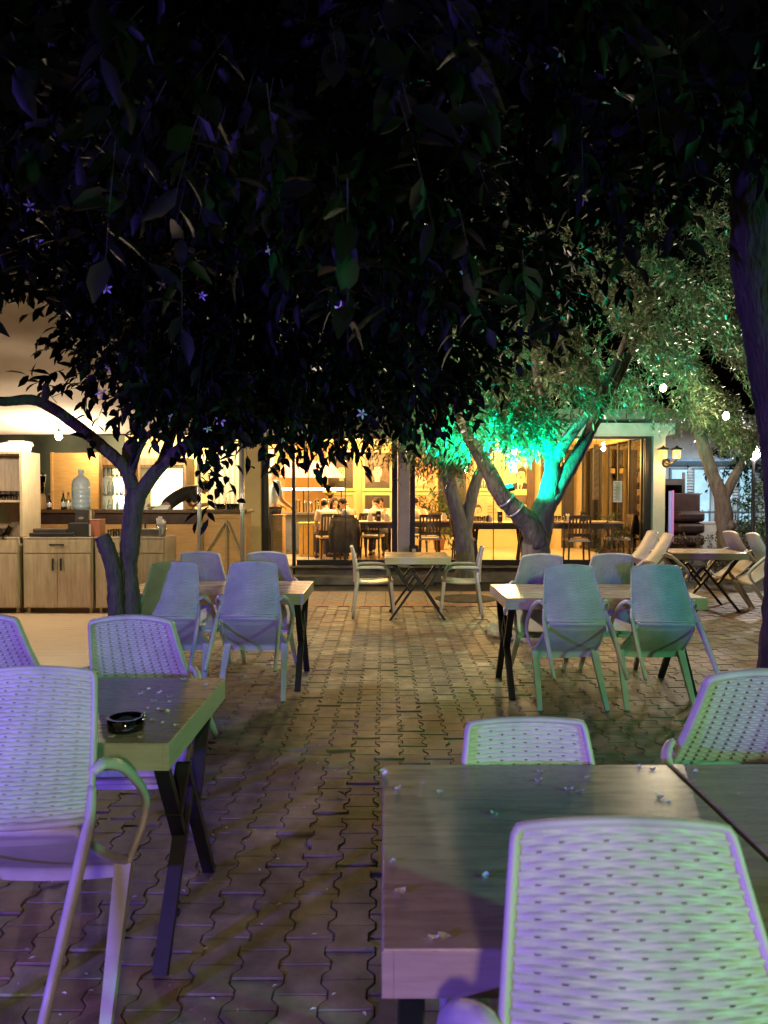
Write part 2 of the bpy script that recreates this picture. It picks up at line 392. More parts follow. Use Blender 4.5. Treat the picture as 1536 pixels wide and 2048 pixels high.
def paving():
    """dog-bone interlocking concrete pavers, every stone real, with open dirt joints"""
    L, PX, wide, nar = .138, .14, .082, .058; gp = .0014
    prof = [(-.5, wide), (-.36, wide), (-.16, nar), (.16, nar), (.36, wide), (.5, wide)]
    right = [(w - gp, t * L + (gp if t < 0 else -gp) * (abs(t) == .5)) for t, w in prof]
    out = right + [(-x, y) for x, y in reversed(right)]
    ctr = np.array(out); n = len(out)
    inner = ctr * np.array([.962, .955])
    V, Fc, C = [], [], []
    rg = np.random.default_rng(5)
    tops = []
    for i in range(-24, 56):
        for j in range(4, 84):
            cx = i * PX + .03; cy = j * L + (L / 2 if i % 2 else 0)
            if cx < -2.02 and 3.7 < cy < 9.4: continue
            if cx < -2.9 and cy < 3.7: continue
            if cy > 9.62 and cx < 2.9: continue
            if cy > 11.4: continue
            if (cx - 1.62) ** 2 + (cy - 7.75) ** 2 < .16 or (cx - 1.57) ** 2 + (cy - 3.0) ** 2 < .035: continue
            if (cx + 1.76) ** 2 + (cy - 5.0) ** 2 < .05: continue
            h = rg.normal(0, .0022); tx, ty = rg.normal(0, .008, 2); o = len(V)
            for ring, dz in ((ctr, -.03), (ctr, -.0055), (inner, 0.0)):
                for x, y in ring: V.append((cx + x, cy + y, h + dz + x * tx + y * ty))
            for k in range(2):
                for q in range(n):
                    q2 = (q + 1) % n; Fc.append((o + k * n + q, o + k * n + q2, o + (k + 1) * n + q2, o + (k + 1) * n + q))
            Fc.append(tuple(o + 2 * n + q for q in range(n)))
            # reddish diagonal bands: some terracotta courses, mostly coloured shadow painted into the stones
            band = math.sin((cx * .62 + cy * 1.0) * 1.75 + .5 * math.sin(cx * .9)) + rg.normal(0, .12)
            red = band > .45
            b = rg.uniform(.84, 1.14)
            c = (.225 * b, .15 * b, .11 * b) if red else (.225 * b, .20 * b, .16 * b)
            if rg.random() < .05: c = (.33 * b, .29 * b, .22 * b)
            C.extend([c] * (3 * n))
    me = bpy.data.meshes.new('paving'); me.from_pydata(V, [], Fc)
    at = me.color_attributes.new('stone_tint', 'FLOAT_COLOR', 'POINT')
    at.data.foreach_set('color', np.hstack([np.array(C), np.ones((len(C), 1))]).astype(np.float32).ravel())
    m = bpy.data.materials.new('paver_stones'); m.use_nodes = True; nt = m.node_tree; b = nt.nodes['Principled BSDF']
    a = nt.nodes.new('ShaderNodeAttribute'); a.attribute_name = 'stone_tint'
    tc = nt.nodes.new('ShaderNodeTexCoord'); nz = nt.nodes.new('ShaderNodeTexNoise'); nz.inputs['Scale'].default_value = 9; nz.inputs['Detail'].default_value = 8
    nt.links.new(tc.outputs['Object'], nz.inputs['Vector'])
    rp = nt.nodes.new('ShaderNodeValToRGB'); rp.color_ramp.elements[0].position = .3; rp.color_ramp.elements[1].position = .7
    rp.color_ramp.elements[0].color = (.5, .48, .45, 1); rp.color_ramp.elements[1].color = (1.15, 1.13, 1.1, 1)
    mx = nt.nodes.new('ShaderNodeMix'); mx.data_type = 'RGBA'; mx.blend_type = 'MULTIPLY'; mx.inputs[0].default_value = 1
    nt.links.new(nz.outputs['Fac'], rp.inputs['Fac']); nt.links.new(a.outputs['Color'], mx.inputs[6]); nt.links.new(rp.outputs['Color'], mx.inputs[7])
    nt.links.new(mx.outputs[2], b.inputs['Base Color']); b.inputs['Roughness'].default_value = .62
    n3 = nt.nodes.new('ShaderNodeTexNoise'); n3.inputs['Scale'].default_value = 1.6; n3.inputs['Detail'].default_value = 6; n3.inputs['Roughness'].default_value = .7; nt.links.new(tc.outputs['Object'], n3.inputs['Vector'])
    r3 = nt.nodes.new('ShaderNodeValToRGB'); r3.color_ramp.elements[0].position = .36; r3.color_ramp.elements[1].position = .6
    r3.color_ramp.elements[0].color = (.55, .52, .48, 1); r3.color_ramp.elements[1].color = (1.1, 1.1, 1.08, 1)
    m3 = nt.nodes.new('ShaderNodeMix'); m3.data_type = 'RGBA'; m3.blend_type = 'MULTIPLY'; m3.inputs[0].default_value = 1
    nt.links.new(n3.outputs['Fac'], r3.inputs['Fac']); nt.links.new(mx.outputs[2], m3.inputs[6]); nt.links.new(r3.outputs['Color'], m3.inputs[7]); nt.links.new(m3.outputs[2], b.inputs['Base Color'])
    n2 = nt.nodes.new('ShaderNodeTexNoise'); n2.inputs['Scale'].default_value = 140; nt.links.new(tc.outputs['Object'], n2.inputs['Vector'])
    bp = nt.nodes.new('ShaderNodeBump'); bp.inputs['Strength'].default_value = .35; bp.inputs['Distance'].default_value = .004
    nt.links.new(n2.outputs['Fac'], bp.inputs['Height']); nt.links.new(bp.outputs['Normal'], b.inputs['Normal'])
    me.materials.append(m); me.update()
    o = bpy.data.objects.new('paving', me); COL.objects.link(o); tag(o, kind='structure')
paving()

# the boarded bar floor at the left and the flat terracotta course before the step
d = MB()
for k in range(44):
    y = 3.76 + k * .13
    d.box((-5.0, y, -.004), (5.94, .126, .012), 'deck')
d.box((-5.0, 10.6, -.008), (5.94, 2.6, .016), 'deck')
tag(d.build('bar_floor'), kind='structure')
d = MB()
for k in range(17):
    d.box((-1.83 + k * .285, 9.78, -.002), (.28, .27, .012), 'terracotta', bev=.003)
for k in range(17):
    for q in range(6): d.box((-1.83 + k * .285, 10.03 + q * .2, -.008), (.28, .194, .02), 'stone_grey' if (k + q) % 4 else 'terracotta', bev=.003)
tag(d.build('step_apron'), kind='structure')

# ------------------------------------------------------------------ rattan-weave armchair
CHAIR_TILT = R(40)
def rail(v):
    """centre line (y, z) of the back at height fraction v"""
    return (-.205 - .012 * v - .055 * v * v, .455 + .382 * v)

def weave_panel(half0, half1, nx, ny, bow, amp, y_z, thick=.007, corner=.0):
    """a woven sheet: horizontal strands passing over and under upright stakes; both faces modelled"""
    px, py = 8, 5
    NU, NV = nx * px, ny * py
    u = np.linspace(-1, 1, NU + 1); v = np.linspace(0, 1, NV + 1)
    U, Vv = np.meshgrid(u, v)
    W = half0 + (half1 - half0) * Vv
    yz = np.array([y_z(t) for t in v]); Y = np.repeat(yz[:, :1], NU + 1, 1); Z = np.repeat(yz[:, 1:2], NU + 1, 1)
    Z = Z - .030 * (1 - Vv) * (1 - U * U) * 1.0 + .004 * Vv * (1 - U * U)
    row = np.floor(np.minimum(Vv * ny, ny - 1e-4)); fr = Vv * ny - row
    prof = np.sqrt(np.maximum(0, 1 - (2 * fr - 1) ** 2))
    over = np.cos(PI * (U * .5 + .5) * nx + PI * row)
    disp = amp * (prof * (.35 + .65 * over) - .55 * (1 - prof))
    Y = Y - (bow - .028 * Vv) * (1 - U * U)
    X = U * W
    F_ = np.stack([X, Y - thick / 2 - disp - amp * .1, Z], -1).reshape(-1, 3)
    B_ = np.stack([X, Y + thick / 2 - disp, Z], -1).reshape(-1, 3)
    n1 = NU + 1; q = []
    i, j = np.meshgrid(np.arange(NV), np.arange(NU), indexing='ij'); a = (i * n1 + j).ravel()
    qa = np.stack([a, a + 1, a + n1 + 1, a + n1], 1); off = n1 * (NV + 1)
    qb = np.stack([a + n1 + off, a + n1 + 1 + off, a + 1 + off, a + off], 1)
    # small open gaps where a strand dips behind a stake
    ii, jj = i.ravel(), j.ravel(); node = (jj + 1) // 8; rr = ii // py
    hole = ((jj + 1) % 8 <= 1) & ((ii % py == 0)) & ((node + rr) % 2 == 0) & (jj > 4) & (jj < NU - 5) & (ii > 6) & (ii < NV - 6)
    return np.vstack([F_, B_]), np.vstack([qa[~hole], qb[~hole]])

def make_chair(label):
    t = thing('garden_armchair', label, 'chair', (0, 0, 0))
    V, Q = weave_panel(.213, .162, 10, 36, .052, .0032, rail)
    np_mesh('woven_backrest', V, Q, np.zeros(len(Q), int), [M['plastic']], t)
    f = MB()                                                            # rim of the back: two side rails, top rail, bottom rail
    def edge(u, v, lift=0):
        y, z = rail(v); W = .217 + (.164 - .217) * v
        return Vector((u * W, y - (.052 - .028 * v) * (1 - u * u) + .002, z + lift - .030 * (1 - v) * (1 - u * u) + .004 * v * (1 - u * u)))
    loop = [edge(-1, v) for v in np.linspace(0, .955, 9)]
    loop += [edge(-.995, .985), edge(-.965, 1.0, .004)] + [edge(u, 1.0, .005) for u in np.linspace(-.88, .88, 11)] + [edge(.965, 1.0, .004), edge(.995, .985)]
    loop += [edge(1, v) for v in np.linspace(.955, 0, 9)]
    f.tube(loop, .0115, 'plastic', n=8, flat=(1.2, .8))
    f.tube([edge(u, 0, 0) for u in np.linspace(-1, 1, 11)], .0105, 'plastic', n=8)
    f.build('back_rim', t)
    s = MB()                                                            # seat: woven top with a rolled front edge
    def seat_c(v): return (.215 - .43 * v, .438 - .018 * math.sin(PI * v) - .02 * v)
    def seat_yz(v):
        return seat_c(v)
    px = 40; py = 34
    vs = []; fs = []
    for side in (0, 1):
        for j in range(py + 1):
            v = j / py; y, z = seat_c(v); hw = .225 - .035 * v
            for i in range(px + 1):
                u = 2 * i / px - 1
                w = .0022 * (math.cos(PI * i / 2) * math.cos(PI * j / 2)) if not side else 0
                roll = -.035 * max(0, (.12 - v) / .12) ** 2
                vs.append((u * hw, y, z + w + roll - .012 * (1 - u * u) * (1 if v < .9 else .5) + .012 - .010 * side))
    n1 = px + 1; off = n1 * (py + 1)
    for j in range(py):
        for i in range(px):
            a = j * n1 + i; fs.append((a, a + 1, a + n1 + 1, a + n1)); a += off; fs.append((a + n1, a + n1 + 1, a + 1, a))
    s.add(vs, fs, 'plastic', True)
    rim = [Vector((sx * (.225 - .035 * v), seat_c(v)[0], seat_c(v)[1] + .008)) for sx, v in [(-1, w) for w in np.linspace(1, .02, 8)] + [(1, w) for w in np.linspace(.02, 1, 8)]]
    s.tube(rim + [rim[0]], .014, 'plastic', n=8)
    s.build('seat', t)
    for sx in (-1, 1):
        a = MB()                                                        # arm: leaves the side rail, swings out, runs forward and turns down into the seat front
        p = [(sx * .203, -.222, .575, .014), (sx * .228, -.215, .600, .016), (sx * .255, -.16, .612, .018), (sx * .265, -.05, .615, .019), (sx * .265, .07, .612, .019),
             (sx * .260, .145, .590, .017), (sx * .252, .172, .54, .015), (sx * .24, .175, .49, .014), (sx * .228, .17, .43, .015)]
        sp = spline([(q[0], q[1], q[2], q[3]) for q in p], 4)
        a.tube([q[:3] for q in sp], [q[3] for q in sp], 'plastic', n=8, flat=(.72, 1.12))
        a.build('armrest', t)
        l = MB()                                                        # front leg, a tapered angle section
        l.bar((sx * .212, .188, .44), (sx * .232, .232, 0), .050, .040, 'plastic', w2=.030, h2=.026, up=(0, 1, 0))
        l.build('leg', t)
        l = MB()                                                        # rear leg, in one sweep with the side rail above it
        y0, z0 = rail(.22)
        sp = spline([(sx * .207, y0, z0, .0125), (sx * .217, -.207, .46, .016), (sx * .222, -.222, .36, .0185), (sx * .232, -.27, .0, .0135)], 4)
        l.tube([q[:3] for q in sp], [q[3] for q in sp], 'plastic', n=8, flat=(1.25, .85))
        l.build('leg', t)
    return t

CHAIR = None
def chair_at(x, y, yaw, label, tilt=False):
    """upright: (x, y) is the chair's centre; tipped: (x, y) is where its front feet stand"""
    global CHAIR
    if CHAIR is None: c = CHAIR = make_chair(label)
    else: c = copy_tree(CHAIR); c['label'] = label
    c['group'] = 'cream woven garden armchairs round the tables'
    if tilt:
        th = CHAIR_TILT + R(random.uniform(-1.2, 1.2)); q = Vector((0, .232 * math.cos(th), -.232 * math.sin(th)))
        q.rotate(Euler((0, 0, yaw)))
        c.rotation_euler = (-th, 0, yaw); c.location = Vector((x, y, .002)) - q
    else:
        c.rotation_euler = (0, 0, yaw); c.location = (x, y, .002)
    return c

# ------------------------------------------------------------------ tables
def leg_frame(name, parent, p0, axis, span, h, m='black_metal'):
    """zig-zag steel frame in a vertical plane through p0 along axis: two long props, a peak, two short struts"""
    f = MB(); ax = Vector(axis).normalized(); p0 = Vector(p0); k = span / .66
    nrm = ax.cross(Vector((0, 0, 1)))
    def q(u, z, o=0.0): return p0 + ax * (u * k) + Vector((0, 0, z)) + nrm * o
    for i, (a, b) in enumerate((((-.30, h), (-.085, .335)), ((.30, h), (.095, .355)), ((-.325, 0), (.005, .46)), ((.325, 0), (-.055, .56)), ((-.055, .56), (-.16, .425)))):
        f.bar(q(*a, .0015 * i), q(*b, .0015 * i), .026, .046, m, up=ax.cross((Vector((0, 0, 1)))))
    f.bar(q(-.32, h - .004, .009), q(.32, h - .004, .009), .05, .012, m)
    return f.build(name, parent)

def make_table(label, x, y, w, dpt, rz=0, side=True, group='oak topped tables on black zigzag legs'):
    t = thing('cafe_table', label, 'table', (x, y, .002), rz, group)
    b = MB(); th = .082
    b.box((0, 0, .748 - .011), (w, dpt, .022), 'oak', bev=.003)
    b.build('tabletop', t)
    e = MB()
    for sx in (-1, 1): e.box((sx * (w / 2 - .0088), 0, .748 - .043), (.0195, dpt + .0018, .078), 'oak_edge', bev=.001)
    for sy in (-1, 1): e.box((0, sy * (dpt / 2 - .0088), .748 - .043), (w - .0375, .0195, .078), 'oak_edge', bev=.001)
    e.build('edge_band', t)
    if side:
        for sx in (-1, 1): leg_frame('leg_frame', t, (sx * (w / 2 - .055), 0, 0), (0, 1, 0), dpt * .83, .665)
    else:
        for sy in (-1, 1): leg_frame('leg_frame', t, (0, sy * (dpt / 2 - .09), 0), (1, 0, 0), w * .85, .665)
    return t

TABLES = {}
TABLES['A'] = make_table('nearest table, grey oak top scattered with white petals, under the closest chair back', .385, 1.575, .775, .81)
TABLES['B'] = make_table('near table butted against the petal strewn one, at the right edge', 1.175, 1.58, .775, .81)
TABLES['C'] = make_table('near table with a dark glass ashtray on its oak top', -1.335, 2.535, 1.39, .77)
TABLES['D'] = make_table('oak table beside the citrus tree with four chairs tipped against it', -1.30, 5.80, 1.40, .80)
TABLES['G'] = make_table('long oak table in front of the forked olive tree with four chairs leaning on it', 1.585, 5.57, 1.43, .80)
TABLES['E'] = make_table('small square table by the glass front with a chair at either side', .395, 8.90, .77, .80, side=False)
TABLES['F'] = make_table('far table near the wall lantern with chairs tipped in from both ends', 4.12, 9.50, .92, .80, rz=R(-5), side=False)

chair_at(.366, 1.17 - .2, R(-1), 'closest chair, its woven back filling the foreground before the petal strewn table', True)
chair_at(-.995, 2.15 - .2, R(2), 'violet lit chair back in front of the table with the ashtray', True)
chair_at(-1.036, 2.92 + .2, PI + R(2), 'blue and violet lit chair facing us behind the ashtray table, nearer the aisle', True)
chair_at(-1.665, 2.92 + .2, PI - R(1), 'violet chair cut by the left picture edge, behind the ashtray table', True)
chair_at(.41, 1.77, PI + R(2), 'green and violet chair pushed upright under the petal strewn table from beyond', False)
chair_at(1.08, 1.985 + .2, PI - R(3), 'chair tipped against the far side of the near right corner table', True)
chair_at(1.30, 4.97, R(1), 'chair with its back to us leaning on the long table, the one nearer the aisle', True)
chair_at(1.90, 4.97, R(-2), 'chair with its back to us leaning on the long table, right hand of the pair', True)
chair_at(1.30, 5.97 + .2, PI + R(2), 'chair facing us on the far side of the long table, before the forked olive trunk', True)
chair_at(1.90, 5.97 + .2, PI - R(2), 'chair facing us on the far side of the long table, beside the slanting pale chairs', True)
chair_at(-1.535, 5.40 - .2, R(2), 'chair with its back to us at the citrus tree table, right beside the trunk', True)
chair_at(-.955, 5.40 - .2, R(0), 'chair with its back to us at the citrus tree table, at its aisle end', True)
chair_at(-1.585, 6.20 + .2, PI, 'chair facing us beyond the citrus tree table, in front of the lattice bar', True)
chair_at(-1.00, 6.20 + .2, PI - R(3), 'chair facing us beyond the citrus tree table, in front of the cream pillar', True)
chair_at(-.115, 8.93, -PI / 2 + R(3), 'upright chair at the left of the small square table', False)
chair_at(.925, 8.93, PI / 2 - R(4), 'upright chair at the right of the small square table', False)
chair_at(3.45, 9.28, -PI / 2, 'pale chair tipped onto the left end of the far table, the nearer one', True)
chair_at(3.47, 9.78, -PI / 2 + R(4), 'pale chair tipped onto the left end of the far table, the farther one', True)
chair_at(4.82, 9.25, PI / 2, 'pale chair leaning in from the right end of the far table, the nearer one', True)
chair_at(4.80, 9.80, PI / 2 + R(5), 'pale chair leaning in from the right end of the far table, behind its partner', True)
# ------------------------------------------------------------------ the glazed restaurant
FZ = .27; GY = 12.4; BY = 16.5
b = thing('restaurant_building', 'glass fronted restaurant with cream pillars and yellow lit dining room', 'building', (0, 0, 0))
w = MB()
w.box((1.6, GY + .02, .125), (6.2, .30, .25), 'plinth'); w.box((1.5, GY - .02, .262), (6.3, .42, .018), 'plinth', bev=.004)
w.build('plinth', b)
w = MB(); w.box((-.55, GY - .33, .07), (2.7, .30, .14), 'plinth', bev=.01); w.box((-1.93, GY - .1, .125), (.8, .2, .25), 'tile', bev=.008); w.build('step', b)
w = MB(); w.box((1.05, (GY + BY) / 2 + .1, FZ - .03), (6.9, BY - GY, .06), 'tile'); w.build('dining_floor', b)
w = MB(); w.box((1.05, BY + .1, 1.4), (7.2, .16, 2.6), 'cream_wall'); w.build('back_wall', b)
w = MB(); w.box((-2.30, (GY + BY) / 2 + .3, 1.4), (.12, BY - GY - .5, 2.6), 'cream_wall'); w.build('partition', b)
w = MB(); w.box((1.1, (GY + BY) / 2, 2.62), (7.0, BY - GY - .1, .10), 'ceiling'); w.build('ceiling', b)
w = MB(); w.box((1.0, (GY + BY) / 2, 2.80), (7.9, BY - GY + .9, .16), 'plinth'); w.build('roof', b)
w = MB(); w.box((1.2, GY - .02, 2.585), (7.35, .26, .19), 'offwhite', bev=.006); w.box((1.2, GY - .06, 2.475), (7.1, .14, .03), 'offwhite'); w.build('fascia', b)
for x0, x1, m in ((-2.44, -2.075, 'cream_wall'), (.235, .435, 'grey_post'), (4.525, 4.73, 'offwhite')):
    w = MB(); w.box(((x0 + x1) / 2, GY, (2.46 + .0) / 2), (x1 - x0, .24, 2.46), m, bev=.008); w.build('pillar', b)
w = MB()
for x, ww in ((-2.01, .11), (-1.53, .055), (.185, .085), (.485, .085), (4.47, .10)):
    w.box((x, GY, (FZ + 2.45) / 2), (ww, .09, 2.45 - FZ), 'black_metal')
w.box((-.67, GY, FZ + .055), (1.62, .075, .09), 'black_metal'); w.box((2.48, GY, FZ + .055), (3.88, .075, .09), 'black_metal')
w.box((1.2, GY, 2.44), (6.5, .08, .035), 'black_metal')
w.build('glazing_frame', b)
for x0, x1 in ((-1.50, -1.285), (-1.28, -.655), (-.65, .14), (.53, 1.86), (1.865, 3.06), (3.065, 4.415)):
    p = MB(); p.box(((x0 + x1) / 2, GY, (FZ + .10 + 2.42) / 2), (x1 - x0 - .006, .010, 2.32 - FZ), 'glass')
    o = p.build('glass_panel', b)
    q = MB(); q.box((x1, GY, (FZ + .10 + 2.42) / 2), (.014, .016, 2.31 - FZ), 'black_metal'); q.build('edge_strip', o)
# folding side wall running back on the right
w = MB()
for k in range(7):
    y = GY + .25 + k * .62; w.box((4.46, y, (FZ + 2.5) / 2), (.04, .055, 2.5 - FZ), 'black_metal')
w.box((4.46, (GY + BY) / 2, 2.52), (.09, BY - GY, .10), 'wood_warm'); w.box((4.46, (GY + BY) / 2, FZ + .03), (.07, BY - GY, .06), 'black_metal')
w.build('folding_wall_frame', b)
for k in range(6):
    y = GY + .25 + (k + .5) * .62; p = MB(); p.box((4.46, y, (FZ + 2.5) / 2), (.012, .52, 2.36 - FZ), 'glass'); p.build('folding_glass', b)
for k in range(6):
    y = GY + .25 + (k + .5) * .62; p = MB(); p.box((4.56, y, (FZ + 2.5) / 2 + .1), (.012, .58, 2.1 - FZ), 'reflection_tan'); p.build('reflection_panel', b)  # added tan panels standing in for the room's reflection in the side glass
w = MB()
for x in (3.30, 3.62): w.box((x, BY - .03, 1.38), (.16, .10, 2.2), 'dark_wood')
w.box((4.14, BY - .04, 1.38), (.26, .08, 2.2), 'black_wood')
w.build('wall_posts', b)
w = MB(); w.box((1.55, BY + .005, 1.45), (.62, .03, 1.75), 'black_wood'); w.box((1.55, BY - .012, 1.45), (.54, .012, 1.66), 'photo_black'); w.build('dark_window', b)

# ---- framed picture prints on the back wall
def ell(cx, cz, rx, rz, n=20, rot=0):
    c, s = math.cos(rot), math.sin(rot)
    return [(cx + rx * math.cos(a) * c - rz * math.sin(a) * s, cz + rx * math.cos(a) * s + rz * math.sin(a) * c) for a in [2 * PI * i / n for i in range(n)]]

def bust(pm, cx, cz, s, lay, coat='photo_black', hair='photo_hair', hat=False, tash=False, tie=True, skin='photo_skin', lean=0.0, y0=-.013):
    y = [y0 - .0016 * (lay + i) for i in range(9)]
    def pr(pts, i, m): pm.prism([(cx + p[0] * s + p[1] * s * lean, cz + p[1] * s) for p in pts], y[i], y[i] - .0012, m)
    pr([(-.62, -1.0), (-.58, -.62), (-.45, -.46), (-.16, -.34), (.16, -.34), (.45, -.46), (.60, -.64), (.64, -1.0)], 0, coat)
    if tie:
        pr([(-.16, -.34), (.16, -.34), (.05, -1.0), (-.06, -1.0)], 1, 'photo_pale')
        pr([(-.045, -.46), (.045, -.46), (.06, -.9), (0, -1.0), (-.06, -.9)], 2, coat)
    pr([(-.11, -.42), (.11, -.42), (.12, -.1), (-.12, -.1)], 3, skin)
    pr(ell(0, .10, .27, .36), 4, hair); pr(ell(0, .02, .215, .30), 5, skin)
    pr([(-.24, .12), (-.2, .36), (0, .42), (.2, .36), (.24, .12), (.12, .23), (-.1, .24)], 6, hair)
    for sx in (-1, 1):
        pr(ell(sx * .09, .065, .040, .017, 10), 7, 'photo_black'); pr([(sx * .04, .105), (sx * .15, .115), (sx * .15, .13), (sx * .04, .13)], 7, hair)
    pr([(-.02, .04), (.02, .04), (.04, -.06), (-.04, -.06)], 6, 'photo_brown')
    if tash: pr([(-.12, -.13), (-.05, -.085), (.05, -.085), (.12, -.13), (.05, -.125), (-.05, -.125)], 7, hair)
    pr([(-.07, -.165), (.07, -.165), (.05, -.19), (-.05, -.19)], 7, 'photo_red')
    if hat:
        pr([(-.38, .24), (.38, .24), (.36, .29), (-.36, .29)], 8, 'photo_brown'); pr([(-.25, .29), (.25, .29), (.21, .52), (-.21, .52)], 8, 'photo_brown')

def text_on(parent, s, x, z, size, m='ink', y=-.016, rot=0.0, align='LEFT'):
    cu = bpy.data.curves.new('lettering', 'FONT'); cu.body = s; cu.size = size; cu.extrude = .0008; cu.align_x = align
    o = bpy.data.objects.new('lettering', cu); COL.objects.link(o); o.rotation_euler = (PI / 2, rot, 0)
    dg = bpy.context.evaluated_depsgraph_get(); me = bpy.data.meshes.new_from_object(o.evaluated_get(dg)); bpy.data.objects.remove(o)
    me.materials.clear(); me.materials.append(M[m])
    q = bpy.data.objects.new('lettering', me); COL.objects.link(q); q.parent = parent; q.location = (x, y, z); q.rotation_euler = (PI / 2, rot, 0)
    return q

def poster(label, x, z, w_, h_, ground, draw, words=()):
    t = thing('framed_print', label, 'framed print', (x, BY - .005, z), 0, 'framed portrait prints on the dining room wall')
    f = MB()
    for s_ in (-1, 1):
        f.box((s_ * (w_ / 2 + .035), -.012, 0), (.07, .05, h_ + .14), 'cream_wall', bev=.008); f.box((0, -.0125, s_ * (h_ / 2 + .035)), (w_ - .002, .048, .07), 'cream_wall', bev=.008)
    f.build('frame', t)
    p = MB(); p.box((0, 0, 0), (w_, .024, h_), ground); draw(p); p.build('print', t)
    for wd in words: text_on(t, *wd)
    return t

UW, UH, LH = .56, .80, .66; UZ, LZ = 2.02, 1.13
poster('upper framed print of a man in a wide dark hat, left of the grey pillar', -.15, UZ, UW, UH, 'photo_brown', lambda p: (bust(p, .0, -.04, .50, 0, 'photo_dark', 'photo_black', True, False, False, 'photo_pale')))
poster('lower framed print of two figures on a dark ground, left of the grey pillar', -.15, LZ, UW, LH, 'photo_dark', lambda p: (bust(p, .06, .04, .30, 0, 'photo_pale', 'photo_brown', False, False, False, 'photo_pale'), bust(p, -.15, -.06, .26, 9, 'photo_sepia', 'photo_hair', False, False, False)))
poster('upper framed print in deep brown half hidden by the leaves', -.98, UZ, UW, UH, 'photo_dark', lambda p: bust(p, .02, -.04, .46, 0, 'photo_black', 'photo_hair', True, True, False))
poster('lower sepia framed print with red streaks behind the man in slate blue', -.98, LZ, UW, LH, 'photo_sepia', lambda p: bust(p, .08, -.02, .30, 0, 'photo_red', 'photo_hair', False, False, False, 'photo_pale'))
poster('upper framed print with red flowers just right of the grey pillar', .86, UZ, UW, UH, 'photo_sepia', lambda p: (bust(p, -.1, .0, .34, 0, 'photo_pale', 'photo_hair', False, False, False), [p.prism(ell(.16 + .05 * math.sin(i * 2.1), -.25 + i * .055, .035, .03, 8), -.013 - .001 * (i % 3), -.016 - .001 * (i % 3), 'photo_red') for i in range(9)]))
poster('lower framed print with red blooms just right of the grey pillar', .86, LZ, UW, LH, 'photo_sepia', lambda p: (bust(p, .05, -.03, .28, 0, 'photo_brown', 'photo_hair', False, True, False), [p.prism(ell(-.18 + .03 * math.cos(i * 1.7), -.2 + i * .05, .035, .03, 8), -.013 - .001 * (i % 3), -.016 - .001 * (i % 3), 'photo_red') for i in range(7)]))
poster('upper framed print of a man in a round hat behind the forked olive', 2.28, UZ, UW, UH, 'photo_sepia', lambda p: bust(p, -.04, -.06, .36, 0, 'photo_brown', 'photo_hair', True, True, True))
poster('lower framed print of a moustached man beside three lines of small words', 2.28, LZ, UW, LH, 'photo_sepia', lambda p: bust(p, -.16, -.02, .32, 0, 'photo_black', 'photo_hair', False, True, True),
       (('\u201c', .0, .10, .09), ('SEN DE', .05, .07, .042), ('GEL OTUR', .05, .0, .042), ('YANIMA DOST', .05, -.07, .042)))
poster('upper framed print of a dark suited man under two lines of bold words', 3.02, UZ - .02, UW, UH, 'photo_sepia', lambda p: bust(p, .07, -.10, .42, 0, 'photo_black', 'photo_hair', False, True, True, lean=.10),
       (('BEN S\u0130ZE DEMED\u0130M', -.25, .27, .064, 'photo_brown', -.016, -.03), ('BURALARDAYIM D\u0130Y', -.24, .19, .060, 'photo_brown', -.016, -.03)))
poster('lower framed print of two men in dark coats seated at a table', 3.02, LZ, UW, LH, 'photo_brown', lambda p: (bust(p, -.10, .04, .25, 0, 'photo_dark', 'photo_hair', False, False, False), bust(p, .14, .07, .26, 9, 'photo_dark', 'photo_hair', False, True, False), p.prism([(-.27, -.32), (.27, -.32), (.27, -.16), (.1, -.12), (-.27, -.15)], -.045, -.048, 'photo_sepia')))

# ---- figures
def skin_body(pts, edges, rad, root):
    bm = bmesh.new(); ly = bm.verts.layers.skin.verify(); vs = [bm.verts.new(p) for p in pts]
    for a, c in edges: bm.edges.new((vs[a], vs[c]))
    for v, r in zip(vs, rad):
        r = r if hasattr(r, '__len__') else (r, r); v[ly].radius = r
    vs[root][ly].use_root = True
    me = bpy.data.meshes.new('tmp'); bm.to_mesh(me); bm.free(); o = bpy.data.objects.new('tmp', me); COL.objects.link(o)
    md = o.modifiers.new('s', 'SKIN'); md.use_smooth_shade = True; sb = o.modifiers.new('u', 'SUBSURF'); sb.levels = 2; sb.render_levels = 2
    dg = bpy.context.evaluated_depsgraph_get(); r = bpy.data.meshes.new_from_object(o.evaluated_get(dg)); bpy.data.objects.remove(o)
    return [v.co.copy() for v in r.vertices], [list(p.vertices) for p in r.polygons]

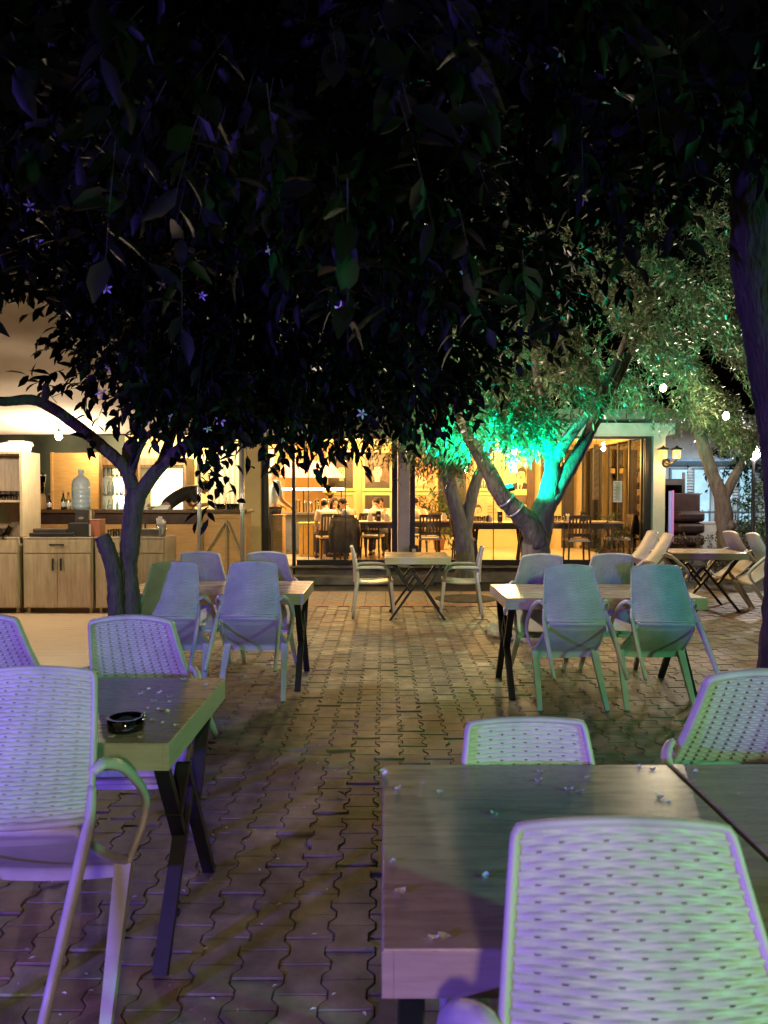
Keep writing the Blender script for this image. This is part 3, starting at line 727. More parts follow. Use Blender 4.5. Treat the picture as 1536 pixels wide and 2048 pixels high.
def person(label, loc, rz, pose, shirt, trousers='trousers', hair='hair', beard=False, long_hair=False, bald=False, group=None, size=.88):
    """pose: joint name -> local point, facing +y, feet on z = 0"""
    t = thing('person', label, 'person', loc, rz, group); J = {k: Vector(v) for k, v in pose.items()}
    N = ['pelvis', 'belly', 'chest', 'neck', 'skull', 'shl', 'ell', 'wrl', 'shr', 'elr', 'wrr', 'hipl', 'knl', 'anl', 'tol', 'hipr', 'knr', 'anr', 'tor']
    E = [('pelvis', 'belly'), ('belly', 'chest'), ('chest', 'neck'), ('neck', 'skull'), ('chest', 'shl'), ('shl', 'ell'), ('ell', 'wrl'), ('chest', 'shr'), ('shr', 'elr'), ('elr', 'wrr'),
         ('pelvis', 'hipl'), ('hipl', 'knl'), ('knl', 'anl'), ('anl', 'tol'), ('pelvis', 'hipr'), ('hipr', 'knr'), ('knr', 'anr'), ('anr', 'tor')]
    rad = dict(pelvis=(.125, .10), belly=(.12, .10), chest=(.135, .105), neck=.052, skull=.06, shl=.062, shr=.062, ell=.042, elr=.042, wrl=.027, wrr=.027, hipl=.085, hipr=.085, knl=.058, knr=.058, anl=.040, anr=.040, tol=.034, tor=.034)
    ix = {n: i for i, n in enumerate(N)}
    body = MB(); vs, fs = skin_body([J[n] for n in N], [(ix[a], ix[c]) for a, c in E], [rad[n] for n in N], 0)
    body.add(vs, fs, 'skin', True)
    hd = J['skull'] + (J['skull'] - J['neck']).normalized() * .045
    up = (J['skull'] - J['neck']).normalized(); fw = Vector(pose.get('look', (0, 1, 0))).normalized(); fw = (fw - up * fw.dot(up)).normalized(); sd = fw.cross(up)
    Hm = Matrix((sd, fw, up)).transposed()
    def hp(x, y, z): return hd + Hm @ Vector((x, y, z))
    eu = tuple(Hm.to_euler())
    body.ball(hd, (.074, .092, .112), 'skin', 14, 10, eu); body.ball(hp(0, .055, -.055), (.052, .045, .055), 'skin', 10, 8, eu)
    body.ball(hp(0, .098, -.012), (.014, .022, .026), 'skin', 8, 6, eu); body.ball(hp(0, .095, -.052), (.026, .010, .008), 'lip', 8, 6, eu)
    for sx in (-1, 1):
        body.ball(hp(sx * .032, .082, .018), (.014, .010, .008), 'eye', 8, 6, eu); body.ball(hp(sx * .076, -.005, -.005), (.010, .020, .030), 'skin', 8, 6, eu)
        el, wr = (J['ell'], J['wrl']) if sx < 0 else (J['elr'], J['wrr']); dr = (wr - el).normalized(); s2 = dr.cross(Vector((0, 0, 1)))
        s2 = s2.normalized() if s2.length > .1 else Vector((1, 0, 0)); dn = dr.cross(s2)
        body.tube([wr, wr + dr * .045, wr + dr * .09], [.026, .036, .034], 'skin', 8, flat=(1.0, .5))
        for k, (o_, ln) in enumerate(((-.027, .062), (-.009, .074), (.009, .070), (.027, .055))):
            a = wr + dr * .085 + s2 * o_; body.tube([a, a + dr * ln * .5, a + dr * ln * .85 + dn * .012, a + dr * ln + dn * .026], [.009, .0085, .008, .006], 'skin', 6)
        a = wr + dr * .03 + s2 * (-.032 * sx); body.tube([a, a + dr * .03 + s2 * (-.022 * sx), a + dr * .062 + s2 * (-.026 * sx)], [.011, .010, .007], 'skin', 6)
    body.build('body', t)
    def cloth(name, names, edges, grow, m, root, ends={}):
        i2 = {n: i for i, n in enumerate(names)}; pts = [ends.get(n, J.get(n)) for n in names]
        rr = [[q + grow for q in (rad[n] if hasattr(rad[n], '__len__') else (rad[n], rad[n]))] if n in rad else (.058, .058) for n in names]
        vs, fs = skin_body(pts, [(i2[a], i2[c]) for a, c in edges], rr, i2[root]); c = MB(); c.add(vs, fs, m, True); return c.build(name, t)
    hl = J['shl'].lerp(J['ell'], .85); hr = J['shr'].lerp(J['elr'], .85)
    cloth('shirt', ['pelvis', 'belly', 'chest', 'shl', 'sleeve_l', 'shr', 'sleeve_r', 'collar'], [('pelvis', 'belly'), ('belly', 'chest'), ('chest', 'shl'), ('shl', 'sleeve_l'), ('chest', 'shr'), ('shr', 'sleeve_r'), ('chest', 'collar')], .018, shirt, 'pelvis',
          {'sleeve_l': hl, 'sleeve_r': hr, 'collar': J['chest'].lerp(J['neck'], .62)})
    cloth('trousers', ['pelvis', 'hipl', 'knl', 'anl', 'hipr', 'knr', 'anr'], [('pelvis', 'hipl'), ('hipl', 'knl'), ('knl', 'anl'), ('pelvis', 'hipr'), ('hipr', 'knr'), ('knr', 'anr')], .016, trousers, 'pelvis')
    s = MB()
    for a, c in (('anl', 'tol'), ('anr', 'tor')):
        d = (J[c] - J[a]); d.z = 0; d = d.normalized(); q = Vector((J[a].x, J[a].y, .04)); s.tube([q - d * .07, q, q + d * .12, q + d * .18], [.035, .045, .043, .025], 'shoe', 10, flat=(1, .85))
    s.build('shoes', t)
    h = MB()
    if not bald:
        h.ball(hp(0, -.014, .022), (.081, .094, .102), hair, 14, 10, eu)
        if long_hair:
            h.ball(hp(0, -.045, -.06), (.085, .06, .15), hair, 14, 10, eu)
            for sx in (-1, 1): h.tube([hp(sx * .07, .01, .06), hp(sx * .085, .02, -.05), hp(sx * .08, .03, -.17)], [.03, .034, .018], hair, 8)
        if beard:
            h.ball(hp(0, .062, -.074), (.050, .042, .038), hair, 12, 8, eu); h.ball(hp(0, .098, -.038), (.030, .010, .008), hair, 8, 6, eu)
    else:
        h.ball(hp(0, -.022, -.012), (.0785, .084, .085), hair, 14, 10, eu)
    h.build('hair', t); t.scale = (size, size, size)
    return t

def seated(lean=.06, arms='table', turn=0.0, armz=.74):
    p = dict(pelvis=(0, 0, .53), belly=(0, .02 + lean * .3, .73), chest=(0, .02 + lean, .94), neck=(0, .04 + lean * 1.5, 1.07), skull=(0, .07 + lean * 1.8, 1.15),
             hipl=(-.095, .06, .51), knl=(-.14, .43, .52), anl=(-.15, .36, .09), tol=(-.16, .49, .04), hipr=(.095, .06, .51), knr=(.14, .43, .52), anr=(.15, .40, .09), tor=(.16, .53, .04),
             shl=(-.185, .02 + lean, .99), shr=(.185, .02 + lean, .99))
    if arms == 'table': p.update(ell=(-.25, .16 + lean, .76), wrl=(-.12, .36 + lean, armz + .03), elr=(.25, .16 + lean, .76), wrr=(.12, .36 + lean, armz + .03))
    elif arms == 'chin': p.update(ell=(-.20, .24 + lean, .77), wrl=(-.05, .20 + lean * 1.5, 1.0), elr=(.25, .16 + lean, .76), wrr=(.10, .36 + lean, armz + .03))
    else: p.update(ell=(-.25, .05, .74), wrl=(-.17, .26, .64), elr=(.25, .05, .74), wrr=(.17, .26, .64))
    p['look'] = (math.sin(turn), math.cos(turn), -.12)
    return p

# ---- dining furniture
def dining_chair(label, x, y, rz, proto=[None]):
    if proto[0] is not None:
        c = copy_tree(proto[0]); c.location = (x, y, FZ); c.rotation_euler = (0, 0, rz); c['label'] = label; return c
    t = proto[0] = thing('dining_chair', label, 'chair', (x, y, FZ), rz, 'dark slatted chairs in the dining room'); t.scale = (.92, .92, .92)
    s = MB(); s.box((0, 0, .455), (.42, .42, .05), 'shirt_cream', bev=.015); s.build('seat', t)
    k = MB()
    for sx in (-1, 1): k.bar((sx * .19, -.19, .44), (sx * .19, -.27, .92), .035, .03, 'black_wood', up=(0, 1, 0))
    for z, yy in ((.90, -.267), (.56, -.212)): k.bar((-.19, yy, z), (.19, yy, z), .02, .06, 'black_wood')
    for q in range(5): k.bar((-.13 + q * .065, -.215, .57), (-.13 + q * .065, -.265, .89), .03, .012, 'dark_wood', up=(0, 1, 0))
    k.build('backrest', t)
    for sx in (-1, 1):
        for sy in (-1, 1): l = MB(); l.bar((sx * .18, sy * .18, .43), (sx * .2, sy * .21, 0), .035, .035, 'black_wood', up=(0, 1, 0), w2=.025, h2=.025); l.build('leg', t)
    return t

def dining_table(label, x, y, w_, d_=.75, rz=0):
    t = thing('dining_table', label, 'table', (x, y, FZ), rz, 'black dining tables behind the glass')
    m = MB(); m.box((0, 0, .715), (w_, d_, .028), 'tile', bev=.004); m.box((0, 0, .655), (w_ - .03, d_ - .03, .09), 'black_wood'); m.build('tabletop', t)
    for sx in (-1, 1): leg_frame('leg_frame', t, (sx * (w_ / 2 - .1), 0, 0), (0, 1, 0), d_ * .86, .61)
    return t

dining_table('black dining table left of the grey pillar, with a menu holder on it', -.30, 13.35, 1.0)
dining_table('black dining table right of the grey pillar before the dark window', .95, 13.75, 1.1)
dining_table('black dining table behind the leaning olive limb', 2.02, 12.98, 1.0)
dining_table('black dining table at the right end of the dining room', 3.45, 13.15, 1.5)
dining_chair('dark slatted chair with a quilted jacket over its back, near the glass', -.70, 12.98, 0)
dining_chair('dark slatted chair in front of the table right of the grey pillar', .82, 13.20, 0)
dining_chair('dark slatted chair in the gap of the V forked slim olive', 1.42, 13.0, -PI / 2)
dining_chair('dark slatted chair right behind the forked olive trunk', 2.68, 13.15, R(-80))
dining_chair('dark slatted chair nearest the glass at the right end table', 3.35, 12.70, 0)
dining_chair('dark slatted chair at the far right end of the dining room', 4.18, 13.1, PI / 2)
dining_chair('dark slatted chair under the cream shirted man with his back to us', -1.05, 13.68, R(20))
dining_chair('dark slatted chair under the man in the slate blue shirt', -.60, 14.02, R(65))
dining_chair('dark slatted chair under the long haired woman', -1.03, 14.62, R(200))
dining_chair('dark slatted chair under the man in cream beside the grey pillar', -.22, 14.02, R(-15))
dining_chair('dark slatted chair under the bearded man facing us', -.08, 15.05, PI)
dining_chair('dark slatted chair under the cream shirted man right of the pillar', .78, 14.35, R(55))
dining_table('black dining table the seated party is gathered round', -.80, 14.32, .8, .5)

person('seated man in a cream shirt with his back to us, left of the party', (-1.05, 13.68, FZ), R(20), seated(.10, 'lap', R(25)), 'shirt_cream', bald=True)
person('man in a slate blue shirt seated in profile facing left', (-.60, 14.02, FZ), R(65), seated(.08, 'table', R(15)), 'shirt_blue')
person('long haired woman in black seated between two men, facing us', (-1.03, 14.62, FZ), R(200), seated(.05, 'chin'), 'shirt_black', long_hair=True)
person('dark haired man in cream seated with his back to us beside the grey pillar', (-.22, 14.02, FZ), R(-15), seated(.10, 'table', R(-30)), 'shirt_cream')
person('bearded man facing us across the table by the grey pillar', (-.08, 15.05, FZ), PI, seated(.05, 'chin'), 'shirt_cream', beard=True)
person('dark haired man in a cream shirt seated just right of the grey pillar', (.78, 14.35, FZ), R(55), seated(.08, 'table'), 'shirt_cream')
stand = dict(pelvis=(0, 0, .95), belly=(0, .02, 1.13), chest=(0, .03, 1.36), neck=(0, .05, 1.50), skull=(0, .08, 1.58), shl=(-.19, .03, 1.41), ell=(-.24, .05, 1.13), wrl=(-.20, .27, 1.02), shr=(.19, .03, 1.41), elr=(.24, .08, 1.12), wrr=(.18, .31, .98),
             hipl=(-.1, 0, .90), knl=(-.11, .02, .5), anl=(-.11, 0, .09), tol=(-.12, .13, .04), hipr=(.1, 0, .90), knr=(.11, .02, .5), anr=(.11, 0, .09), tor=(.12, .13, .04), look=(0, 1, -.3))
person('waiter in a pale blue shirt standing in the doorway behind the black post', (-2.02, 13.05, FZ), R(-55), stand, 'shirt_pale', size=1.0)
bend = dict(pelvis=(0, -.12, .95), belly=(0, .06, 1.10), chest=(0, .30, 1.24), neck=(0, .43, 1.29), skull=(0, .52, 1.30), shl=(-.19, .30, 1.25), ell=(-.27, .40, 1.0), wrl=(-.10, .62, 1.03), shr=(.19, .30, 1.25), elr=(.27, .40, 1.0), wrr=(.10, .62, 1.03),
            hipl=(-.1, -.12, .90), knl=(-.11, -.05, .5), anl=(-.11, -.1, .09), tol=(-.12, .03, .04), hipr=(.1, -.12, .90), knr=(.11, -.05, .5), anr=(.11, -.1, .09), tor=(.12, .03, .04), look=(0, .6, -1))
person('barman in a black shirt bending over behind the wooden bar', (-3.45, 11.75, .30), R(-62), bend, 'shirt_black', size=1.0)

# a quilted jacket thrown over the chair back
j = thing('quilted_jacket', 'dark brown quilted jacket hung over a dining chair behind the glass', 'jacket', (-.70, 12.98, FZ), R(3)); j.scale = (.84, .92, .90)
m = MB()
vs = []; fs = []; nu, nv = 20, 22
for sd in (-1, 1):
    for a in range(nv + 1):
        v = a / nv
        for c in range(nu + 1):
            u = 2 * c / nu - 1; q = .018 * abs(math.sin(v * PI * 6)) + .006 * math.sin(u * 9 + v * 7)
            if v < .5: y = -.30 - .05 * (1 - v * 2) - q; z = .22 + 1.44 * v
            else: y = -.22 + q * .6; z = .94 - .9 * (v - .5)
            vs.append((u * (.27 - .05 * v + .012 * math.sin(v * 17)), y + sd * .008, z))
n1 = nu + 1; off = n1 * (nv + 1)
for a in range(nv):
    for c in range(nu):
        k = a * n1 + c; fs.append((k, k + 1, k + n1 + 1, k + n1)); fs.append((k + off, k + n1 + off, k + n1 + 1 + off, k + 1 + off))
m.add(vs, fs, 'jacket', True); m.build('body', j)
for sx in (-1, 1): m = MB(); m.tube([(sx * .24, -.30, .86), (sx * .29, -.31, .62), (sx * .27, -.31, .36)], [.06, .055, .045], 'jacket', 10, flat=(.7, 1)); m.build('sleeve', j)

# table-top things inside
def tumbler(name, label, x, y, z, r=.034, h=.10, m='glass_obj', group=None):
    g_ = MB(); g_.lathe([(r * .8, 0), (r, h), (r * .93, h), (r * .74, .008)], (0, 0, 0), m, 14)
    return tag(g_.build(name, None, (x, y, z)), label, 'glass', group)
TZ = FZ + .731
def menu_box(label, x, y):
    t = thing('menu_holder', label, 'menu holder', (x, y, TZ), 0, 'black menu holders on the dining tables')
    m = MB(); m.box((0, 0, .09), (.085, .06, .18), 'menu', bev=.004); m.build('case', t)
    m = MB(); m.prism(ell(0, .10, .026, .014, 16), -.0305, -.032, 'white'); m.build('emblem', t)
    return t
menu_box('black menu holder with pale oval on the table left of the grey pillar', -.10, 13.25)
menu_box('black menu holder with pale oval on the table behind the olive limb', 2.05, 12.90)
menu_box('black menu holder with pale oval on the right end table', 3.56, 13.05)
def napkins(label, x, y):
    t = thing('napkin_box', label, 'napkin box', (x, y, TZ), R(8), 'napkin boxes on the dining tables')
    m = MB(); m.box((0, 0, .045), (.10, .07, .09), 'white', bev=.004); m.build('box', t)
    m = MB(); m.prism([(-.04, .09), (.035, .09), (.02, .135), (-.01, .12), (-.03, .14)], -.012, .012, 'paper'); m.build('napkin', t)
napkins('white napkin box left of the menu holder by the grey pillar', -.25, 13.28)
napkins('white napkin box right of the menu holder by the grey pillar', .05, 13.28)
napkins('white napkin box on the table before the dark window', 1.12, 13.6)
napkins('white napkin box left of the menu holder behind the olive limb', 1.86, 12.92)
napkins('white napkin box on the right end table', 3.30, 13.1)
for i in range(5): tumbler('drinking_glass', 'clear drinking glass on the right end table', 2.88 + i * .085, 13.0 + .06 * (i % 2), TZ, group='glasses on the right end dining table')
for i in range(4): tumbler('drinking_glass', 'clear drinking glass on the table behind the olive limb', 1.62 + i * .07, 12.85 + .05 * (i % 2), TZ, group='glasses on the table behind the olive limb')

# ---- open kitchen at the left of the dining room
k = thing('kitchen_counter', 'open kitchen counter with a blue grey front and white lit glass shelf', 'counter', (-1.52, 15.0, FZ))
m = MB(); m.box((0, 0, .40), (1.4, .6, .80), 'kitchen_blue', bev=.006)
for q in range(4): m.box((-.5 + q * .34, -.308, .42), (.30, .016, .66), 'kitchen_blue', bev=.004)
m.build('cabinet', k)
m = MB(); m.box((0, -.02, .83), (1.46, .68, .05), 'steel', bev=.006); m.build('worktop', k)
m = MB()
for x in (-.66, -.1, .66): m.bar((x, -.28, .855), (x, -.28, 1.30), .025, .025, 'black_metal')
m.box((0, -.06, 1.33), (1.42, .5, .015), 'glass_obj'); m.build('shelf_stand', k)
m = MB(); m.box((0, -.31, 1.32), (1.44, .03, .036), 'led_white'); m.build('led_strip', k)
h = MB(); h.prism([(-.75, 0), (.75, 0), (.42, .34), (-.45, .34)], -.35, .1, 'hood')
tag(h.build('kitchen_hood', None, (-1.55, 15.4, 1.83)), 'sloping copper coloured hood above the open kitchen', 'hood')
for i in range(9):
    x = -1.75 + i * .125; y = 14.85 + .12 * (i % 2)
    t = thing('glass_jar', 'clear lidded glass jar standing on the open kitchen worktop', 'jar', (x, y, FZ + .855), 0, 'glass jars on the open kitchen worktop')
    hh = random.uniform(.12, .22); m = MB(); m.lathe([(.04, 0), (.046, .01), (.046, hh), (.035, hh + .02)], (0, 0, 0), 'glass_obj', 12); m.build('jar', t)
    m = MB(); m.lathe([(.037, hh + .02), (.037, hh + .04), (.01, hh + .045)], (0, 0, 0), 'steel' if i % 3 else 'terracotta', 12); m.build('lid', t)
s = thing('service_stand', 'narrow warm wooden stand at the dining room doorway', 'stand', (-1.83, 12.72, FZ))
m = MB(); m.box((0, 0, .42), (.17, .4, .84), 'wood_warm', bev=.004); m.build('cabinet', s); m = MB(); m.box((0, 0, .852), (.21, .44, .022), 'wood_warm', bev=.004); m.build('top', s)
y_ = thing('crate_stand', 'bright yellow slatted stand beside the man in cream', 'stand', (-1.42, 14.2, FZ))
m = MB(); 
m2 = mat('yellow_paint', (.70, .48, .05), .5, var=.08); M['yellow'] = m2
for q in range(5): m.box((-.2 + q * .1, 0, .32), (.07, .03, .60), 'yellow', bev=.003)
m.build('slats', y_); m = MB(); m.box((0, .1, .65), (.52, .3, .03), 'yellow', bev=.003); m.build('top', y_)

# lamps in the room
def wall_lantern(label, x, y, z, rz=0, s=1.0, lit=True):
    t = thing('double_wall_lantern', label, 'wall lamp', (x, y, z), rz, 'double wall lanterns with amber glass')
    m = MB(); m.lathe([(.001, 0), (.06 * s, .004), (.06 * s, .02), (.03 * s, .03)], (0, 0, 0), 'black_metal', 14)
    o = m.build('wall_plate', t, (0, 0, -.06 * s), (PI / 2, 0, 0))
    m = MB(); m.tube([(0, -.02, -.06 * s), (0, -.10 * s, -.07 * s), (-.09 * s, -.12 * s, -.02 * s)], .011 * s, 'black_metal', 8); m.tube([(0, -.10 * s, -.07 * s), (.09 * s, -.12 * s, -.02 * s)], .011 * s, 'black_metal', 8); m.build('bracket', t)
    for sx in (-1, 1):
        c = (sx * .09 * s, -.12 * s, 0)
        m = MB(); m.lathe([(.045 * s, 0), (.052 * s, .10 * s), (.040 * s, .11 * s)], c, 'lantern_glow', 14); m.build('shade', t)
        m = MB(); m.lathe([(.085 * s, .118 * s), (.075 * s, .130 * s), (.02 * s, .150 * s), (.008 * s, .17 * s)], c, 'black_metal', 14); m.build('cap', t)
    return t
wall_lantern('double amber lantern on the outer corner pillar', 4.74, GY - .13, 2.08, R(0), 1.25)
wall_lantern('double amber lantern on the dining room back wall, right side', 3.72, BY - .09, 1.95, 0, 1.0)
wall_lantern('double amber lantern on the dining room back wall above the seated party', -1.22, BY - .01, 1.52, 0, 1.1)
for i, (x, y, w_) in enumerate(((-.6, 14.2, 1.0), (2.4, 14.4, 1.2))):
    t = thing('ceiling_light', ('flat hanging light over the seated party' if i == 0 else 'flat hanging light over the right hand tables'), 'ceiling light', (x, y, 2.34), 0, 'flat ceiling lights')
    m = MB(); m.tube([(-w_ / 3, 0, .02), (-w_ / 3, 0, .235)], .006, 'wire', 6); m.tube([(w_ / 3, 0, .02), (w_ / 3, 0, .235)], .006, 'wire', 6); m.build('hanger', t)
    m = MB(); m.box((0, 0, .005), (w_, .3, .03), 'white', bev=.004); m.build('housing', t)
    m = MB(); m.box((0, 0, -.014), (w_ - .06, .24, .006), 'cooler_glow'); m.build('diffuser', t)
# carved hanging wooden sign, notice and plants
t = thing('carved_wooden_sign', 'tall narrow carved wooden sign hanging behind the glass', 'sign', (3.66, 12.62, 1.45))
m = MB(); m.box((0, 0, .42), (.10, .022, .96), 'board_wood', bev=.006)
for q in range(8): 
    a = .8 if q % 2 else -.8
    m.bar((-.04, -.014, -.02 + q * .115), (.04, -.014, .055 + q * .115), .012, .024, 'wood_warm', up=(0, 1, 0)); m.bar((-.04, -.0145, .055 + q * .115), (.02, -.0145, -.005 + q * .115), .011, .02, 'board_wood', up=(0, 1, 0))
m.build('board', t); m = MB(); m.tube([(0, 0, .9), (0, 0, 1.12)], .004, 'wire', 5); m.build('cord', t)
t = thing('paper_notice', 'white printed notice taped inside the right hand glass', 'notice', (3.97, GY + .012, 1.53))
m = MB(); m.box((0, 0, 0), (.15, .003, .36), 'paper'); m.build('sheet', t)
m = MB()
for q in range(16): m.box((-.004 + .008 * (q % 3 - 1), -.0025, .15 - q * .0195), (.118 - .02 * (q % 3), .0015, .007), 'ink')
m.build('print_lines', t)
def pot_plant(name, label, loc, h, r, n, L=.16, W=.05, pot=True, lm='leaf_plant', droop=.4):
    t = thing(name, label, 'plant', loc)
    if pot: m = MB(); m.lathe([(.10, 0), (.14, .24), (.15, .25), (.13, .25), (.12, .2)], (0, 0, 0), 'terracotta', 16); m.build('pot', t)
    O, D = sample_crown(n, [(0, 0, h, r, r, r * 1.25, 1)], shell=.2)
    m = MB()
    for q in range(5): a = q * 1.3; m.tube([(0, 0, .2 if pot else 0), (math.cos(a) * r * .3, math.sin(a) * r * .3, h * .7), (math.cos(a) * r * .5, math.sin(a) * r * .5, h + r * .4)], [.012, .009, .004], 'bark', 6)
    m.build('stems', t)
    leaf_cloud('foliage', t, O, D, np.full(n, L * 1.2), 5, L, W, M[lm], M['bark'], droop)
    return t
pot_plant('potted_plant', 'bushy green pot plant in front of the dark window', (1.20, 15.9, FZ), .75, .42, 60)
pot_plant('potted_plant', 'small green pot plant on the floor by the right hand glass', (3.95, 12.85, FZ), .55, .25, 34, .10, .03)
t = thing('electrical_box', 'black electrical box with two white sockets at the foot of the grey pillar', 'electrical box', (.50, GY - .16, .50))
m = MB(); m.box((0, 0, 0), (.15, .10, .26), 'black_box', bev=.008); m.build('housing', t)
for z in (-.05, .05): m = MB(); m.box((0, -.054, z), (.06, .008, .05), 'white', bev=.003); m.build('socket', t)
t = thing('wall_speaker', 'small black loudspeaker high on the grey pillar', 'speaker', (.34, GY - .17, 2.10))
m = MB(); m.box((0, 0, 0), (.10, .10, .18), 'black_box', bev=.012); m.build('case', t); m = MB(); m.lathe([(.035, 0), (.04, .006), (.01, .003)], (0, 0, 0), 'black_metal', 14); m.build('cone', t, (0, -.052, -.02), (PI / 2, 0, 0))
# ------------------------------------------------------------------ the bar under the awning
t = thing('wooden_bar', 'long wooden bar with a brown top and diamond lattice on its right end', 'bar', (0, 11.0, 0))
m = MB(); m.box((-3.75, 0.05, 1.232), (3.46, .62, .045), 'dark_wood', bev=.006); m.build('bar_top', t)
m = MB(); m.box((-4.1, .05, .60), (2.72, .5, 1.21), 'wood_warm'); m.box((-4.1, -.209, 1.13), (2.72, .02, .16), 'leather', bev=.004); m.build('front_panel', t)
m = MB(); m.box((-2.39, .05, .60), (.66, .50, 1.21), 'wood_warm')
for z in (1.17, .06): m.box((-2.39, -.208, z), (.70, .018, .09), 'wood_warm', bev=.003)
for x in (-2.71, -2.07): m.box((x, -.2075, .61), (.06, .016, 1.02), 'wood_warm', bev=.003)
m.build('end_panel', t)
m = MB()
for i, (a, c) in enumerate((((-2.68, .56), (-2.33, 1.10)), ((-2.33, 1.10), (-2.10, .56)), ((-2.68, .56), (-2.33, .10)), ((-2.33, .10), (-2.10, .56)), ((-2.33, .10), (-2.33, 1.10)))):
    m.bar((a[0], -.214 - .002 * i, a[1]), (c[0], -.214 - .002 * i, c[1]), .014, .05 if i < 4 else .03, 'cabinet', up=(0, 1, 0))
m.build('diamond_lattice', t)
def cupboard(label, x0, x1, y, tall=False, doors=2):
    w_ = x1 - x0; t = thing('sideboard', label, 'sideboard', ((x0 + x1) / 2, y, .002), 0, 'oak sideboards along the bar')
    d_ = .50; z0, z1 = .07, .935
    m = MB(); m.box((0, d_ / 2, (z0 + z1) / 2), (w_, d_, z1 - z0), 'cabinet_side', bev=.003); m.box((0, d_ / 2 - .005, z1 + .009), (w_ + .01, d_ + .02, .018), 'cabinet', bev=.002); m.build('carcass', t)
    m = MB(); m.box((0, -.010, z1 - .095), (w_ - .03, .018, .165), 'cabinet', bev=.002); o = m.build('drawer', t)
    m = MB(); m.bar((-.09, -.038, z1 - .075), (.09, -.038, z1 - .075), .014, .02, 'black_metal'); m.box((-.075, -.028, z1 - .075), (.012, .02, .012), 'black_metal'); m.box((.075, -.028, z1 - .075), (.012, .02, .012), 'black_metal'); m.build('handle', o)
    for k in range(doors):
        dw = (w_ - .03) / doors; cx = -w_ / 2 + .015 + dw * (k + .5); m = MB(); m.box((cx, -.0105, z0 + .345), (dw - .006, .018, .66), 'cabinet', bev=.002); o = m.build('door', t)
        hx = cx + (dw / 2 - .05) * (1 if k == 0 else -1); m = MB(); m.bar((hx, -.036, z0 + .47), (hx, -.036, z0 + .62), .014, .018, 'black_metal', up=(0, 1, 0)); m.box((hx, -.027, z0 + .49), (.011, .018, .012), 'black_metal'); m.box((hx, -.027, z0 + .60), (.011, .018, .012), 'black_metal'); m.build('handle', o)
    for sx in (-1, 1):
        for yy in (.06, d_ - .06): m = MB(); m.box((sx * (w_ / 2 - .045), yy, .035), (.035, .035, .07), 'black_wood' if yy > .2 else 'cabinet_side'); m.build('leg', t)
    return t
cupboard('oak sideboard with two handles in the middle, holding the black tray', -4.48, -3.62, 9.05)
cupboard('oak sideboard partly behind the citrus trunk, holding rows of tea glasses', -3.585, -2.72, 9.05)
cupboard('oak base unit at the left picture edge, under the glass shelf', -5.5, -4.535, 9.05, doors=2)
t = thing('glass_rack', 'tall oak shelf unit stacked with drinking glasses at the left edge', 'shelf unit', (-5.02, 9.05, .958))
m = MB()
m.box((.51, .26, .53), (.035, .48, 1.06), 'cabinet_side', bev=.002); m.box((-.51, .26, .53), (.035, .48, 1.06), 'cabinet_side', bev=.002)
m.box((0, .49, .53), (.985, .018, 1.06), 'cabinet'); m.box((0, .255, 1.045), (.984, .47, .03), 'cabinet', bev=.002); m.build('carcass', t)
m = MB(); m.box((0, .255, .44), (.984, .44, .025), 'cabinet', bev=.002); m.build('shelf', t)
m = MB(); m.ball((.30, .478, .30), (.02, .01, .02), 'black_metal', 8, 6); m.build('wall_hook', t)
for i in range(6):
    for r_ in range(2): tumbler('drinking_glass', 'upturned clear glass on the tall shelf unit', -4.62 - i * .072, 9.14 + r_ * .085, 1.413, .032, .115, group='glasses on the tall shelf unit')
t = thing('folded_carton', 'pale folded carton lying on top of the tall shelf unit', 'carton', (-4.78, 9.20, 2.024), R(4))
m = MB(); m.prism([(-.36, 0), (.22, 0), (.24, .075), (.22, .125), (.06, .125), (-.12, .09), (-.36, .03)], 0, .26, 'paper'); m.build('box', t)
m = MB(); m.prism([(.055, .127), (.23, .127), (.25, .08), (.262, .09), (.24, .137), (.055, .137)], -.004, .264, 'white'); m.build('lid', t)
t = thing('plastic_container', 'clear folding plastic container at the foot of the tall shelf unit', 'container', (-4.80, 9.12, .958)); m = MB(); m.lathe([(.10, 0), (.15, .10), (.15, .105), (.145, .1), (.095, .006)], (0, 0, 0), 'glass_obj', 18); m.build('tub', t)
m = MB(); m.box((0.13, .0, .08), (.02, .2, .24), 'glass_obj', rot=(0, R(28), 0)); m.build('lid', t)
# on the sideboards
t = thing('serving_tray', 'long black serving tray with low bins on the oak sideboard', 'tray', (-4.12, 9.22, .958)); m = MB()
m.box((0, 0, .025), (.56, .36, .05), 'black_metal', bev=.006); m.build('tray', t)
m = MB(); m.box((-.05, 0, .075), (.42, .26, .05), 'black_wood', bev=.01); m.build('bin', t)
t = thing('menu_carton', 'black carton box with pale spine standing behind the tray', 'carton', (-3.80, 9.28, .958)); m = MB(); m.box((0, 0, .17), (.17, .2, .34), 'menu', bev=.003); m.build('box', t)
m = MB(); m.box((.088, -.05, .17), (.008, .045, .32), 'paper'); m.build('spine', t); m = MB(); m.prism(ell(-.01, .23, .035, .016, 14), -.1005, -.102, 'plinth'); m.build('emblem', t)
t = thing('menu_carton', 'low black carton box with pale spine in front of the tray end', 'carton', (-3.80, 9.12, .958)); m = MB(); m.box((0, 0, .085), (.26, .11, .17), 'menu', bev=.003); m.build('box', t); m = MB(); m.box((.132, -.02, .085), (.008, .05, .15), 'paper'); m.build('spine', t)
t = thing('red_box', 'small red brown box between the cartons and tea glasses', 'box', (-3.62, 9.22, .958)); m = MB(); m.box((0, 0, .10), (.13, .18, .20), 'plastic_red', bev=.004); m.build('box', t); m = MB(); m.box((0, 0, .207), (.134, .184, .014), 'plastic_red', bev=.003); m.build('lid', t)
tea = None
